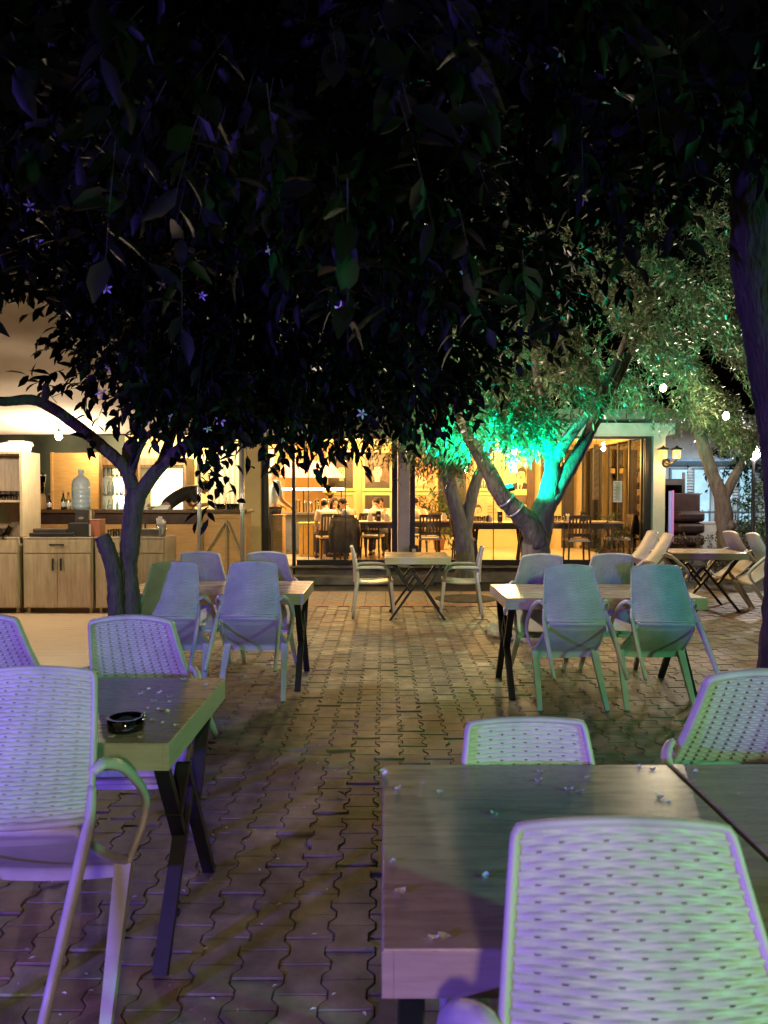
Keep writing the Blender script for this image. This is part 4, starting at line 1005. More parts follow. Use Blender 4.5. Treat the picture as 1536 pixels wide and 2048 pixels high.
for i in range(6):
    for r_ in range(3):
        x = -3.44 + i * .068; y = 9.14 + r_ * .085
        g_ = MB(); g_.lathe([(.024, 0), (.026, .01), (.019, .045), (.029, .085), (.027, .085), (.017, .045), (.02, .012)], (0, 0, 0), 'glass_obj', 12)
        if tea is None: tea = g_.build('tea_glass', None, (x, y, .958)); tag(tea, 'small waisted tea glass in rows on the oak sideboard', 'glass', 'tea glasses on the oak sideboard')
        else: c = tea.copy(); COL.objects.link(c); c.location = (x, y, .958)
t = thing('cutlery_bin', 'grey cutlery bin with a black handle right of the citrus trunk', 'bin', (-2.96, 9.20, .958)); m = MB(); m.box((0, 0, .05), (.34, .22, .10), 'steel', bev=.01); m.build('bin', t); m = MB(); m.box((-.05, 0, .13), (.02, .03, .10), 'black_metal', bev=.006); m.build('handle', t)
t = thing('napkin_jar', 'glass jar stuffed with white napkins at the sideboard end', 'jar', (-2.80, 9.16, .958)); m = MB(); m.lathe([(.05, 0), (.06, .02), (.06, .15), (.055, .15)], (0, 0, 0), 'glass_obj', 14); m.build('jar', t)
m = MB()
for q in range(4): m.bar((math.cos(q * 1.6) * .02, math.sin(q * 1.6) * .02, .03), (math.cos(q * 1.6) * .05, math.sin(q * 1.6) * .05, .19 + .02 * q), .05, .012, 'paper')
m.build('napkins', t)
# on the bar
BT = 1.256
t = thing('water_jug', 'large pale blue water bottle standing on the bar', 'water bottle', (-4.54, 10.95, BT)); m = MB()
pr = [(.10, 0), (.135, .02)]
for q in range(5): pr += [(.135, .06 + q * .07), (.129, .075 + q * .07), (.135, .09 + q * .07)]
pr += [(.13, .40), (.105, .46), (.05, .50), (.035, .52), (.035, .56)]
m.lathe(pr, (0, 0, 0), 'jug', 24); m.build('bottle', t)
m = MB(); m.lathe([(.120, .01), (.120, .28), (.01, .281)], (0, 0, 0), 'shirt_pale', 20); m.build('label_wrap', t)
m = MB(); m.lathe([(.040, .545), (.040, .59), (.034, .60)], (0, 0, 0), 'shirt_pale', 16); m.build('cap', t)
def bottle(label, x, y, h_, r, m_, capm='steel', lbl=True):
    t = thing('bottle', label, 'bottle', (x, y, BT), 0, 'bottles on the bar'); m = MB(); m.lathe([(r * .9, 0), (r, .01), (r, h_ * .55), (r * .4, h_ * .72), (r * .34, h_ * .95)], (0, 0, 0), m_, 16); m.build('body', t)
    if lbl: m = MB(); m.lathe([(r + .001, h_ * .15), (r + .001, h_ * .42), (r * .9, h_ * .421)], (0, 0, 0), 'paper', 16); m.build('paper_label', t)
    m = MB(); m.lathe([(r * .42, h_ * .9), (r * .42, h_), (r * .3, h_ * 1.005)], (0, 0, 0), capm, 12); m.build('cap', t)
bottle('green glass bottle left of the water bottle', -4.83, 11.0, .27, .036, 'bottle_green')
bottle('pale labelled bottle touching the water bottle', -4.72, 10.92, .26, .036, 'glass_obj')
bottle('brown glass bottle farther left on the bar', -5.02, 10.95, .24, .034, 'bottle_brown')
t = thing('blender', 'tall clear blender jug with amber base on the bar', 'blender', (-5.18, 11.0, BT)); m = MB(); m.lathe([(.08, 0), (.09, .02), (.075, .20), (.06, .24)], (0, 0, 0), 'wood_warm', 18); m.build('base', t); m = MB(); m.lathe([(.055, .25), (.085, .50), (.08, .50), (.05, .26)], (0, 0, 0), 'glass_obj', 18); m.build('jug', t); m = MB(); m.lathe([(.085, .50), (.085, .53), (.03, .55)], (0, 0, 0), 'steel', 18); m.build('lid', t)
shot = None
for i in range(7):
    for r_ in range(2):
        if i == 3 and r_ == 0: continue
        x = -2.50 + i * .052; y = 10.86 + r_ * .07
        if shot is None:
            shot = MB(); shot.lathe([(.018, 0), (.021, .09), (.019, .09), (.016, .012)], (0, 0, 0), 'glass_obj', 12); shot = shot.build('shot_glass', None, (x, y, BT)); tag(shot, 'small straight glass in a row at the right end of the bar', 'glass', 'small glasses at the right end of the bar')
        else: c = shot.copy(); COL.objects.link(c); c.location = (x, y, BT)
bottle('slim pale bottle among the small glasses at the right end of the bar', -2.345, 10.87, .20, .020, 'glass_obj', 'white', False)
t = thing('paper_stack', 'white folded napkins piled on the bar beside the barman', 'napkins', (-3.32, 10.9, BT)); m = MB()
for q in range(4): m.box((.01 * q, .005 * q, .012 + q * .016), (.24 - .02 * q, .17, .014), 'paper', rot=(0, 0, .1 * q), bev=.004)
m.build('pile', t)
t = thing('bar_tray', 'low pale tray of packets at the middle of the bar', 'tray', (-3.62, 10.92, BT)); m = MB(); m.box((0, 0, .02), (.26, .2, .04), 'offwhite', bev=.006); m.build('tray', t); m = MB(); m.ball((.10, 0, .06), .03, 'terracotta', 10, 8); m.ball((-.06, .02, .055), (.045, .04, .025), 'paper', 10, 8); m.build('packets', t)
# behind the bar
t = thing('wooden_partition', 'plain orange brown board panel standing behind the water bottle', 'partition', (-5.32, 12.65, 0)); m = MB(); m.box((0, 0, 1.10), (.80, .04, 2.20), 'wood_warm', bev=.003); m.build('board', t); m = MB(); m.box((-.42, -.002, 1.10), (.04, .06, 2.22), 'wood_warm'); m.box((.42, -.002, 1.10), (.04, .06, 2.22), 'dark_wood'); m.build('edge_post', t)
def cooler(label, x, w_, wht=True):
    t = thing('drinks_cooler', label, 'drinks cooler', (x, 13.1, .12), 0, 'lit drinks coolers behind the bar'); hh = 2.02; m = MB()
    for sx in (-1, 1): m.box((sx * (w_ / 2 - .03), .3, hh / 2), (.06, .6, hh), 'dark_wood')
    m.box((0, .3, hh - .09), (w_ - .121, .6, .18), 'dark_wood'); m.box((0, .3, .06), (w_ - .121, .6, .12), 'dark_wood'); m.build('case', t)
    m = MB(); m.box((0, .55, hh / 2), (w_ - .122, .03, hh - .31), 'cooler_glow'); m.build('light_panel', t)
    for q in range(5 if wht else 0):
        m = MB(); m.box((0, .3, .36 + q * .33), (w_ - .13, .42, .014), 'white'); o = m.build('shelf', t)
        m = MB()
        for b_ in range(int((w_ - .16) / .075)): 
            xx = -w_ / 2 + .11 + b_ * .075; m.lathe([(.028, 0), (.03, .14), (.012, .2), (.012, .24)], (xx, .2, .368 + q * .33), ('jug', 'glass_obj', 'glass_obj', 'glass_obj')[(b_ + q) % 4], 10)
        m.build('bottles', o)['kind'] = 'stuff'
    m = MB(); m.box((0, -.01, hh / 2), (w_ - .10, .014, hh - .26), 'glass'); m.build('glass_door', t)
    if wht: m = MB(); m.box((.0, .45, hh / 2 - .03), (.12, .015, hh - .6), 'cooler_white'); m.build('led_column', t)
    return t
cooler('narrow glowing drinks cooler left of the citrus trunk', -4.86, .52)
cooler('wide yellow glowing drinks cooler right of the citrus trunk', -3.98, .86, False)
t = thing('curtain', 'grey beige gathered curtain on the wall behind the bar end', 'curtain', (-2.85, 13.6, .1)); vs = []; fs = []
for i in range(61):
    x = -.42 + i * .014; yy = .03 * math.sin(i * .9) + .012 * math.sin(i * 2.3)
    for z in (0.0, 2.35): vs.append((x, yy, z))
    for z in (0.0, 2.35): vs.append((x, yy + .012, z))
for i in range(60):
    a = i * 4; fs += [(a, a + 4, a + 5, a + 1), (a + 2, a + 3, a + 7, a + 6)]
m = MB(); m.add(vs, fs, 'grey_post', True); m.build('cloth', t); m = MB(); m.tube([(-.46, 0, 2.37), (.46, 0, 2.37)], .012, 'black_metal', 8); m.build('rod', t)
w = MB(); w.box((-3.7, 14.05, 1.35), (2.7, .12, 2.7), 'cream_wall'); tag(w.build('bar_wall'), 'cream plaster wall behind the drinks coolers', 'wall')
w = MB()
vs = []; fs = []
for i in range(41):
    x = -10.0 + i * .128; y = 13.75 + .05 * math.sin(i * .8)
    for z in (0, .9, 1.8, 2.9): vs.append((x, y + .03 * math.sin(z * 3 + i), z))
for i in range(40):
    for k_ in range(3): a = i * 4 + k_; fs.append((a, a + 4, a + 5, a + 1))
n_ = len(vs); w.add(vs + [(v[0], v[1] + .01, v[2]) for v in vs], fs + [tuple(reversed([q + n_ for q in f])) for f in fs], 'dark_wall', True); tag(w.build('tarpaulin_wall'), 'dark green tarpaulin wall closing the bar at the left', 'tarpaulin')

# ---- awning with its posts
t = thing('canvas_awning', 'large cream canvas awning stretched over the bar, lit by bulbs', 'awning', (0, 0, 0))
vs = []; NU, NV = 24, 24
cn = [Vector((-8.8, 5.5, 3.02)), Vector((-2.66, 5.55, 3.02)), Vector((-1.86, 9.55, 2.27)), Vector((-8.8, 9.6, 2.24))]
for sd in (0, 1):
    for j in range(NV + 1):
        v = j / NV
        for i in range(NU + 1):
            u = i / NU; p = (cn[0].lerp(cn[1], u)).lerp(cn[3].lerp(cn[2], u), v)
            p.z += -.10 * math.sin(PI * u) * math.sin(PI * v) + .018 * math.sin(u * 40) * (1 - v) + .012 * math.sin(v * 26) + sd * .006; vs.append(p)
n1 = NU + 1; off = n1 * (NV + 1); fs = []
for j in range(NV):
    for i in range(NU): a = j * n1 + i; fs += [(a, a + n1, a + n1 + 1, a + 1), (a + off, a + 1 + off, a + n1 + 1 + off, a + n1 + off)]
m = MB(); m.add(vs, fs, 'canvas', True); m.build('canvas', t)
m = MB(); m.tube([cn[1] + Vector((0, 0, .012)), cn[2] + Vector((0, 0, .012))], .018, 'black_metal', 8); m.tube([cn[2] + Vector((0, 0, .012)), cn[3] + Vector((0, 0, .012))], .018, 'black_metal', 8); m.build('edge_pole', t)
for x, yy, lb in ((-2.405, 9.5, 'slim grey steel awning post beside the bending barman'), (-1.845, 9.5, 'slim violet lit awning post in front of the cream pillar')):
    t = thing('awning_post', lb, 'post', (x, yy, 0)); m = MB(); m.tube([(0, 0, 0), (0, 0, 2.27)], .026, 'chrome', 12); m.build('tube', t); m = MB(); m.box((0, 0, .006), (.14, .14, .012), 'chrome', bev=.003); m.build('base_plate', t)

# ------------------------------------------------------------------ string bulbs
def bulb(label, p, cord=.18, power=20, cone=None):
    t = thing('string_bulb', label, 'light bulb', p, 0, 'bare warm bulbs hung outdoors')
    m = MB(); m.lathe([(.004, -.078), (.028, -.066), (.041, -.038), (.038, -.014), (.02, .012), (.014, .02)], (0, 0, 0), 'bulb', 14); m.build('globe', t)
    m = MB(); m.lathe([(.016, .018), (.018, .03), (.016, .06), (.006, .07)], (0, 0, 0), 'black_metal', 12); m.build('socket', t)
    m = MB(); m.tube([(0, 0, .07), (.003, 0, cord)], .003, 'wire', 5); m.build('cord', t)
    l = bpy.data.lights.new('bulb_light', 'POINT'); l.energy = power; l.color = (1, .80, .55); l.shadow_soft_size = .04
    o = bpy.data.objects.new('bulb_light', l); COL.objects.link(o); o.parent = t; o.location = (0, 0, -.13)
    return t
bulb('lit bulb hanging under the canvas awning above the water bottle', P(119, 868, 8.9), .20, 76)
bulb('lit bulb hanging under the canvas awning outside the left picture edge', (-5.7, 8.0, 2.22), .25, 66)
bulb('lit bulb hanging in the right hand olive crown, the upper of two', P(1324, 772, 9.3), .15, 72)
bulb('lit bulb hanging in the right hand olive crown, lower and nearer the edge', P(1450, 828, 9.7), .15, 60)
bulb('lit bulb amid the green lit olive leaves', P(1028, 897, 9.6), .15, 4)
w = MB(); pts = [P(1240, 745, 9.6), P(1285, 775, 9.3), P(1324, 768, 9.3) + Vector((0, 0, .1)), P(1365, 738, 9.4), P(1405, 712, 9.5), P(1470, 700, 9.8)]
w.tube([q[:3] for q in spline([(*p, 0) for p in pts], 6)], .006, 'wire', 6); tag(w.build('light_cable'), 'thin cable carrying the bulbs through the right hand olive', 'cable')

# ------------------------------------------------------------------ trees
def citrus_tree():
    t = thing('citrus_tree', 'citrus tree with a dark forked trunk, broad black crown and small white blossoms', 'tree', (0, 0, 0)); tr = MB()
    limb(tr, [(-1.74, 5.0, -.05, 0.0882), (-1.735, 5.0, .25, 0.0722), (-1.755, 5.0, .5, 0.0655), (-1.745, 5.0, .75, 0.0689), (-1.758, 5.0, .95, 0.0622), (-1.742, 5.0, 1.15, 0.0655), (-1.71, 5.0, 1.42, 0.0655), (-1.68, 5.0, 1.52, 0.0714)], 'bark', 16, 9, .065)
    limb(tr, [(-1.69, 5.0, 1.45, 0.0504), (-1.76, 4.97, 1.66, 0.0437), (-1.88, 4.9, 1.80, 0.0420), (-2.03, 4.8, 1.95, 0.0370), (-2.20, 4.65, 2.08, 0.0336), (-2.36, 4.5, 2.06, 0.0286), (-2.44, 4.4, 2.12, 0.0252), (-2.36, 4.3, 2.35, 0.0218), (-2.25, 4.2, 2.6, 0.0202), (-2.1, 4.1, 2.95, 0.0168)], 'bark', 12, 6, .05, 2)
    limb(tr, [(-1.70, 5.0, 1.45, 0.0521), (-1.58, 5.0, 1.62, 0.0470), (-1.45, 5.02, 1.76, 0.0437), (-1.28, 5.05, 1.86, 0.0378), (-1.05, 5.1, 1.90, 0.0294), (-.8, 5.15, 1.86, 0.0218), (-.55, 5.2, 1.88, 0.0151), (-.2, 5.3, 1.98, 0.0101)], 'bark', 12, 6, .05, 3)
    limb(tr, [(-1.53, 5.0, 1.66, 0.0378), (-1.48, 5.05, 1.86, 0.0336), (-1.40, 5.1, 2.1, 0.0294), (-1.2, 5.1, 2.5, 0.0252), (-.9, 5.0, 3.0, 0.0168)], 'bark', 10, 5, .05, 4)
    limb(tr, [(-1.74, 4.99, 1.60, 0.0336), (-1.60, 4.85, 1.84, 0.0235), (-1.4, 4.75, 1.95, 0.0202), (-1.15, 4.7, 2.05, 0.0168), (-.8, 4.7, 2.3, 0.0118)], 'bark', 9, 5, .05, 5)
    limb(tr, [(-1.74, 5.0, 1.62, 0.0336), (-1.77, 5.05, 1.8, 0.0378), (-1.72, 5.05, 1.88, 0.0168)], 'bark', 9, 4, .06, 6)
    limb(tr, [(-2.17, 4.67, 2.05, 0.0252), (-2.15, 4.66, 2.15, 0.0218), (-2.15, 4.66, 2.19, 0.0168)], 'bark', 8, 4, .06, 16)
    for i, (a, b_) in enumerate((((-1.2, 5.1, 2.5), (-.2, 5.6, 3.2)), ((-1.2, 5.1, 2.45), (-1.6, 4.4, 3.2)), ((-.9, 5.0, 3.0), (-.6, 4.2, 3.6)), ((-1.05, 5.1, 1.9), (-.4, 5.0, 2.6)), ((-2.1, 4.1, 2.95), (-1.6, 3.8, 3.4)))):
        mid = (Vector(a) + Vector(b_)) / 2 + Vector((.1, 0, .08)); limb(tr, [(*a, .022), (*mid, .015), (*b_, .006)], 'bark', 7, 4, .05, 20 + i)
    tr.build('trunk', t)
    st = MB(); limb(st, [(-1.77, 4.95, .15, .05), (-1.81, 4.93, .45, .056), (-1.815, 4.92, .75, .053), (-1.82, 4.91, .95, .050), (-1.86, 4.9, 1.12, .054), (-1.895, 4.89, 1.21, .050)], 'bark', 12, 6, .09, 8)
    st.build('cut_stub', t)
    blobs = [(-1.0, 5.0, 3.0, 1.35, 1.5, 1.0, 3.5), (-.35, 5.1, 2.55, 1.0, 1.2, .75, 2.5), (.25, 5.2, 2.65, .75, 1.0, .8, 1.6), (-1.45, 4.7, 2.55, .72, .8, .62, 1.4), (.6, 4.8, 3.2, .9, 1.1, .9, 1.6), (-1.0, 4.6, 2.15, .55, .5, .32, .9), (-.3, 5.0, 2.02, .55, .5, .25, .9), (-2.0, 4.35, 3.05, .6, .6, .55, .8)]
    def keep(p):
        x = p[:, 0] / p[:, 1] * 5.0; z = H + (p[:, 2] - H) / p[:, 1] * 5.0
        low = np.interp(x, [-2.7, -2.35, -2.05, -1.85, -1.6, -1.3, -.6, .1, .4, .7, 1.1, 1.5], [3.0, 2.85, 2.60, 2.32, 2.06, 1.96, 1.97, 2.00, 2.16, 2.45, 2.7, 2.9])
        return (p[:, 2] > low + .03) & ((p[:, 0] > -2.2) | (p[:, 1] < 5.35)) & (p[:, 2] < 4.4) & clumps(p, 1.9, .4, -.5)
    O, D = sample_crown(1900, blobs, keep, .35); D[:, 2] -= .35
    # hanging shoots along the lower edge and the loose left-hand sprays
    ex = [((-2.02, 4.85, 2.42), (-.5, -.1, .45)), ((-2.08, 4.85, 2.44), (-.35, 0, .1)), ((-2.12, 4.8, 2.30), (-.5, 0, -.1)), ((-2.0, 4.8, 2.22), (-.5, 0, .05)), ((-1.95, 4.8, 2.16), (.0, 0, -.5)), ((-2.15, 4.75, 2.12), (-.25, 0, .35)), ((-2.1, 4.7, 2.13), (.35, 0, .2)),
          ((-1.82, 4.8, 2.12), (-.2, -.1, -.5)), ((-1.68, 4.8, 2.05), (.1, -.1, -.5)), ((-.85, 5.1, 1.88), (.2, -.2, -.5)), ((-.72, 5.15, 1.9), (.35, -.1, -.45)), ((-.6, 5.1, 1.9), (.3, 0, -.5)), ((-.45, 5.1, 1.93), (.1, -.2, -.5)), ((-.25, 5.2, 1.95), (.2, 0, -.4)), ((-1.22, 4.95, 1.84), (.12, -.1, -.5)), ((-1.16, 4.95, 1.70), (.1, 0, -.5)), ((-1.24, 4.95, 1.72), (-.05, 0, -.5)), ((-1.18, 4.98, 1.80), (.25, 0, -.35)), ((-1.2, 4.98, 1.6), (0, 0, -.5))]
    O = np.vstack([O, [e[0] for e in ex]]); D = np.vstack([D, [e[1] for e in ex]]); n = len(O)
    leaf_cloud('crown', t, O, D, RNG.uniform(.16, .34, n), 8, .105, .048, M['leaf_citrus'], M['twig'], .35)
    return t, O, D
def blossom_proto():
    m = MB()
    for k in range(5):
        a = 2 * PI * k / 5; c, s_ = math.cos(a), math.sin(a)
        def q(r, w_, z): return (c * r - s_ * w_, s_ * r + c * w_, z)
        m.add([q(.002, 0, 0), q(.012, -.005, .003), q(.012, .005, .003), q(.022, -.003, 0), q(.022, .003, 0), q(.026, 0, -.003)], [(0, 1, 2), (1, 3, 4, 2), (3, 5, 4)], 'petal', True)
    m.ball((0, 0, .005), (.004, .004, .007), 'cream_wall', 8, 6); return m
BLO = None
def blossoms(t, O, D, n, sel, seed, sc=1.0):
    global BLO
    rg = random.Random(seed); ids = [i for i in range(len(O)) if sel(O[i])]
    for i in rg.sample(ids, min(n, len(ids))):
        p = Vector(O[i]) + Vector(D[i]).normalized() * .2
        if BLO is None: BLO = blossom_proto().build('blossom', t); o = BLO
        else: o = BLO.copy(); COL.objects.link(o); o.parent = t
        o.location = p + Vector((rg.uniform(-.05, .05), -.06, rg.uniform(-.08, .02))); o.rotation_euler = (rg.uniform(.8, 2.0), rg.uniform(-.6, .6), rg.uniform(0, 6)); k = rg.uniform(.8, 1.3) * sc; o.scale = (k, k, k)
t1, O1, D1 = citrus_tree()
blossoms(t1, O1, D1, 46, lambda p: p[1] < 4.7 and p[2] < 3.6, 3, 1.25)

def near_citrus():
    t = thing('citrus_tree', 'near citrus tree with its violet trunk at the right edge and leaves hanging overhead', 'tree', (0, 0, 0)); tr = MB()
    limb(tr, [(1.63, 3.0, -.05, .135), (1.63, 3.0, .4, .112), (1.66, 3.0, .9, .096), (1.67, 3.0, 1.4, .090), (1.62, 3.0, 1.9, .096), (1.52, 2.98, 2.4, .10), (1.47, 2.92, 2.95, .09)], 'bark_dark', 18, 9, .07, 31)
    for i, p in enumerate(([(1.55, 2.94, 2.85, .075), (1.0, 2.65, 3.25, .055), (.3, 2.4, 3.35, .035), (-.5, 2.3, 3.5, .02)], [(1.55, 2.94, 2.8, .07), (1.3, 3.3, 3.2, .05), (.8, 3.7, 3.7, .03), (.2, 4.0, 4.1, .015)], [(1.54, 2.92, 2.85, .06), (1.6, 2.3, 3.3, .045), (1.4, 1.7, 3.5, .025), (1.0, 1.2, 3.6, .012)], [(.9, 2.6, 3.1, .04), (.5, 2.0, 3.1, .03), (.0, 1.6, 3.0, .015)], [(1.2, 3.3, 3.2, .04), (1.8, 3.8, 3.5, .02), (2.4, 4.2, 3.6, .01)], [(.3, 2.4, 3.35, .03), (-.4, 2.9, 3.3, .02), (-1.2, 3.2, 3.1, .01)])): limb(tr, p, 'bark_dark', 9, 5, .05, 40 + i)
    tr.build('trunk', t)
    blobs = [(.6, 2.5, 3.35, 1.7, 1.3, .75, 4), (-.6, 2.6, 3.2, 1.2, 1.1, .8, 3), (.2, 3.2, 2.9, 1.1, .9, .55, 2), (-1.5, 3.0, 3.2, .8, .9, .6, 1.4), (1.5, 3.4, 3.3, 1.0, 1.0, .6, 1.6), (-.2, 1.9, 2.75, .8, .6, .4, 1.2), (.0, 3.0, 2.55, .7, .6, .28, 1.2)]
    def keep(p):
        px = CX + p[:, 0] / p[:, 1] * F / 1000 * 1000; zz = H + (p[:, 2] - H) / p[:, 1] * 3.0; x3 = p[:, 0] / p[:, 1] * 3.0
        low = np.interp(x3, [-1.7, -1.3, -.9, -.4, .3, .6, .9, 1.2, 1.5, 1.7], [2.55, 2.52, 2.5, 2.45, 2.36, 2.42, 2.6, 2.8, 3.0, 3.1])
        return (zz > low) & (p[:, 1] > 1.35) & clumps(p, 1.6, 1.7, -.6)
    O, D = sample_crown(1350, blobs, keep, .3); D[:, 2] -= .25
    ex = [((-.07, 1.42, 2.06), (0, 0, -1)), ((.2, 1.9, 2.2), (.2, 0, -.8)), ((.38, 2.0, 2.12), (.1, 0, -.9)), ((-.62, 1.7, 2.28), (-.1, 0, -.9)), ((-.25, 1.6, 2.35), (.1, 0, -.8)), ((-.55, 2.0, 2.2), (0, 0, -.9)), ((-1.3, 2.45, 2.28), (-.2, 0, -.7)), ((-1.34, 2.5, 2.32), (.1, 0, -.8))]
    O = np.vstack([O, [e[0] for e in ex]]); D = np.vstack([D, [e[1] for e in ex]]); n = len(O)
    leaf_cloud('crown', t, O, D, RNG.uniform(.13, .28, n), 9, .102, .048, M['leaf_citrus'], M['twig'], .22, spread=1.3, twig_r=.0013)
    blossoms(t, O, D, 34, lambda p: p[1] < 3.6 and p[2] < 3.4, 5, 1.1)
near_citrus()

def olive(label, trunk, blobs, n, keep=None, seed=1, L=.082, W=.020, nl=13, thr=.0):
    t = thing('olive_tree', label, 'tree', (0, 0, 0), 0, None); tr = MB()
    for i, p in enumerate(trunk): limb(tr, p, 'bark_olive', 12, 6, .09, seed * 10 + i)
    tr.build('trunk', t)
    O, D = sample_crown(n, blobs, (lambda p: clumps(p, 2.3, seed, thr) & (keep(p) if keep else True)), .3); D[:, 2] -= .15
    leaf_cloud('crown', t, O, D, RNG.uniform(.16, .34, n), nl, L, W, M['leaf_olive'], M['bark_olive'], .3, simple=True, twig_r=.0016)
    return t
def br(*q): return [(*P(x, y, Y), r) for x, y, Y, r in q]
olive('forked olive tree lit teal green, leaning left limb bound with silver ties',
      [br((1072, 1245, 7.75, .20), (1070, 1180, 7.75, .165), (1072, 1100, 7.75, .15), (1082, 1040, 7.75, .135), (1098, 985, 7.75, .105), (1105, 930, 7.8, .085), (1100, 880, 7.85, .07), (1085, 820, 7.9, .06), (1070, 740, 8.0, .04), (1060, 640, 8.1, .02)),
       br((1078, 1090, 7.7, .12), (1060, 1050, 7.65, .115), (1030, 1020, 7.6, .10), (1000, 985, 7.55, .09), (972, 935, 7.5, .078), (945, 888, 7.45, .065), (925, 845, 7.4, .055), (905, 780, 7.4, .04), (890, 700, 7.4, .02)),
       br((1095, 1010, 7.75, .10), (1130, 950, 7.8, .085), (1165, 890, 7.9, .07), (1195, 830, 8.0, .06), (1230, 765, 8.1, .05), (1255, 715, 8.2, .04), (1290, 640, 8.3, .02)),
       br((1104, 930, 7.8, .07), (1140, 870, 7.7, .06), (1190, 805, 7.6, .05), (1225, 740, 7.6, .04), (1250, 670, 7.6, .02))],
      [(*P(1000, 800, 7.9), .95, .9, .62, 3), (*P(1180, 700, 8.0), 1.05, 1.0, .7, 3), (*P(900, 780, 7.6), .55, .6, .55, 1.6), (*P(1010, 860, 7.9), .42, .4, .30, 2.4), (*P(1060, 620, 8.0), 1.3, 1.0, .8, 2), (*P(1330, 560, 8.2), .9, .9, .8, 1.5)],
      2500, lambda p: (HY - (p[:, 2] - H) / p[:, 1] * F < np.interp(CX + p[:, 0] / p[:, 1] * F, [800, 880, 940, 1090, 1120, 1250, 1400], [905, 900, 888, 872, 815, 780, 720])), 2)
olive('slim olive tree with a V shaped fork close to the glass',
      [br((932, 1165, 10.3, .17), (930, 1110, 10.3, .135), (925, 1060, 10.3, .125), (908, 1000, 10.3, .10), (895, 950, 10.3, .09), (887, 905, 10.3, .08), (870, 830, 10.3, .05), (850, 740, 10.3, .02)),
       br((927, 1075, 10.3, .10), (938, 1020, 10.3, .085), (950, 970, 10.3, .08), (965, 930, 10.3, .065), (980, 880, 10.3, .05), (1000, 800, 10.3, .02))],
      [(*P(850, 820, 10.2), 1.0, .9, .75, 3), (*P(960, 780, 10.3), .9, .9, .8, 2), (*P(860, 885, 10.0), .45, .5, .35, 1.6), (*P(830, 700, 10.2), 1.2, .9, .8, 1.5)],
      2100, lambda p: (HY - (p[:, 2] - H) / p[:, 1] * F < np.interp(CX + p[:, 0] / p[:, 1] * F, [740, 800, 840, 900, 1000], [900, 935, 950, 945, 900])), 3)
olive('pale olive tree with a knotted trunk right of the lantern pillar',
      [br((1462, 1120, 11.6, .17), (1455, 1085, 11.6, .15), (1450, 1045, 11.6, .13), (1445, 1000, 11.6, .12), (1425, 950, 11.6, .10), (1408, 900, 11.6, .095), (1395, 850, 11.6, .085), (1385, 780, 11.6, .06), (1370, 680, 11.6, .03)),
       br((1446, 1000, 11.6, .09), (1470, 950, 11.6, .07), (1500, 900, 11.6, .06), (1520, 830, 11.6, .04), (1540, 740, 11.6, .02)),
       br((1452, 1055, 11.55, .09), (1466, 1048, 11.5, .085), (1470, 1046, 11.48, .05))],
      [(*P(1420, 740, 11.4), 1.1, 1.0, .85, 3), (*P(1330, 790, 10.9), .55, .8, .5, 1.6), (*P(1480, 850, 11.4), .6, .7, .4, 1.6), (*P(1370, 620, 11.2), 1.2, 1.0, .8, 2.4), (*P(1440, 480, 11.0), 1.2, 1.0, .9, 2), (*P(1380, 850, 11.2), .6, .5, .3, 1.3)],
      2500, lambda p: (HY - (p[:, 2] - H) / p[:, 1] * F < np.interp(CX + p[:, 0] / p[:, 1] * F, [1250, 1300, 1340, 1400, 1480, 1540], [800, 810, 835, 880, 890, 885])), 4)
# silver ties round the leaning limb
for i, (x, y, Y, r, lb) in enumerate(((1030, 1020, 7.6, .108, 'silver tie round the leaning olive limb, the lower one'), (1012, 1000, 7.57, .102, 'silver tie round the leaning olive limb, the upper one'))):
    p = P(x, y, Y); m = MB(); d_ = (P(1000, 985, 7.55) - P(1030, 1020, 7.6)).normalized()
    m.tube([p - d_ * .012, p + d_ * .012], r, 'wrap', 18, cap=False); m.tube([p - d_ * .009, p + d_ * .009], r + .006, 'wrap', 18, cap=True); tag(m.build('cable_tie'), lb, 'cable tie')
# stones and soil round the trunks
so = MB(); so.lathe([(.42, 0), (.34, .03), (.2, .05), (.02, .06)], (1.62, 7.75, -.01), 'soil', 20); tag(so.build('planting_soil'), kind='structure')
for i, (a, r) in enumerate(((200, .47), (225, .46), (252, .48), (280, .46), (308, .47), (340, .46), (165, .46))):
    bm = bmesh.new(); bmesh.ops.create_icosphere(bm, subdivisions=2, radius=1); rg = random.Random(90 + i)
    for v in bm.verts: v.co *= 1 + rg.uniform(-.12, .12); v.co = Vector((v.co.x * rg.uniform(.13, .14), v.co.y * .085, v.co.z * .07))
    m = MB(); m.add([v.co.copy() for v in bm.verts], [[v.index for v in f.verts] for f in bm.faces], 'stone_pale'); bm.free()
    aa = R(a); o = m.build('edging_stone', None, (1.62 + r * math.cos(aa), 7.75 + r * math.sin(aa), .03), (0, 0, aa + PI / 2)); tag(o, 'pale rough stone edging the soil round the forked olive', 'stone', 'edging stones round the forked olive')
so = MB(); so.lathe([(.48, 0), (.40, .02), (.1, .04)], (1.16, 10.35, -.006), 'soil', 22); so.lathe([(.55, 0), (.45, .02), (.1, .04)], (5.48, 11.5, -.01), 'soil', 22); tag(so.build('tree_bed'), kind='structure')

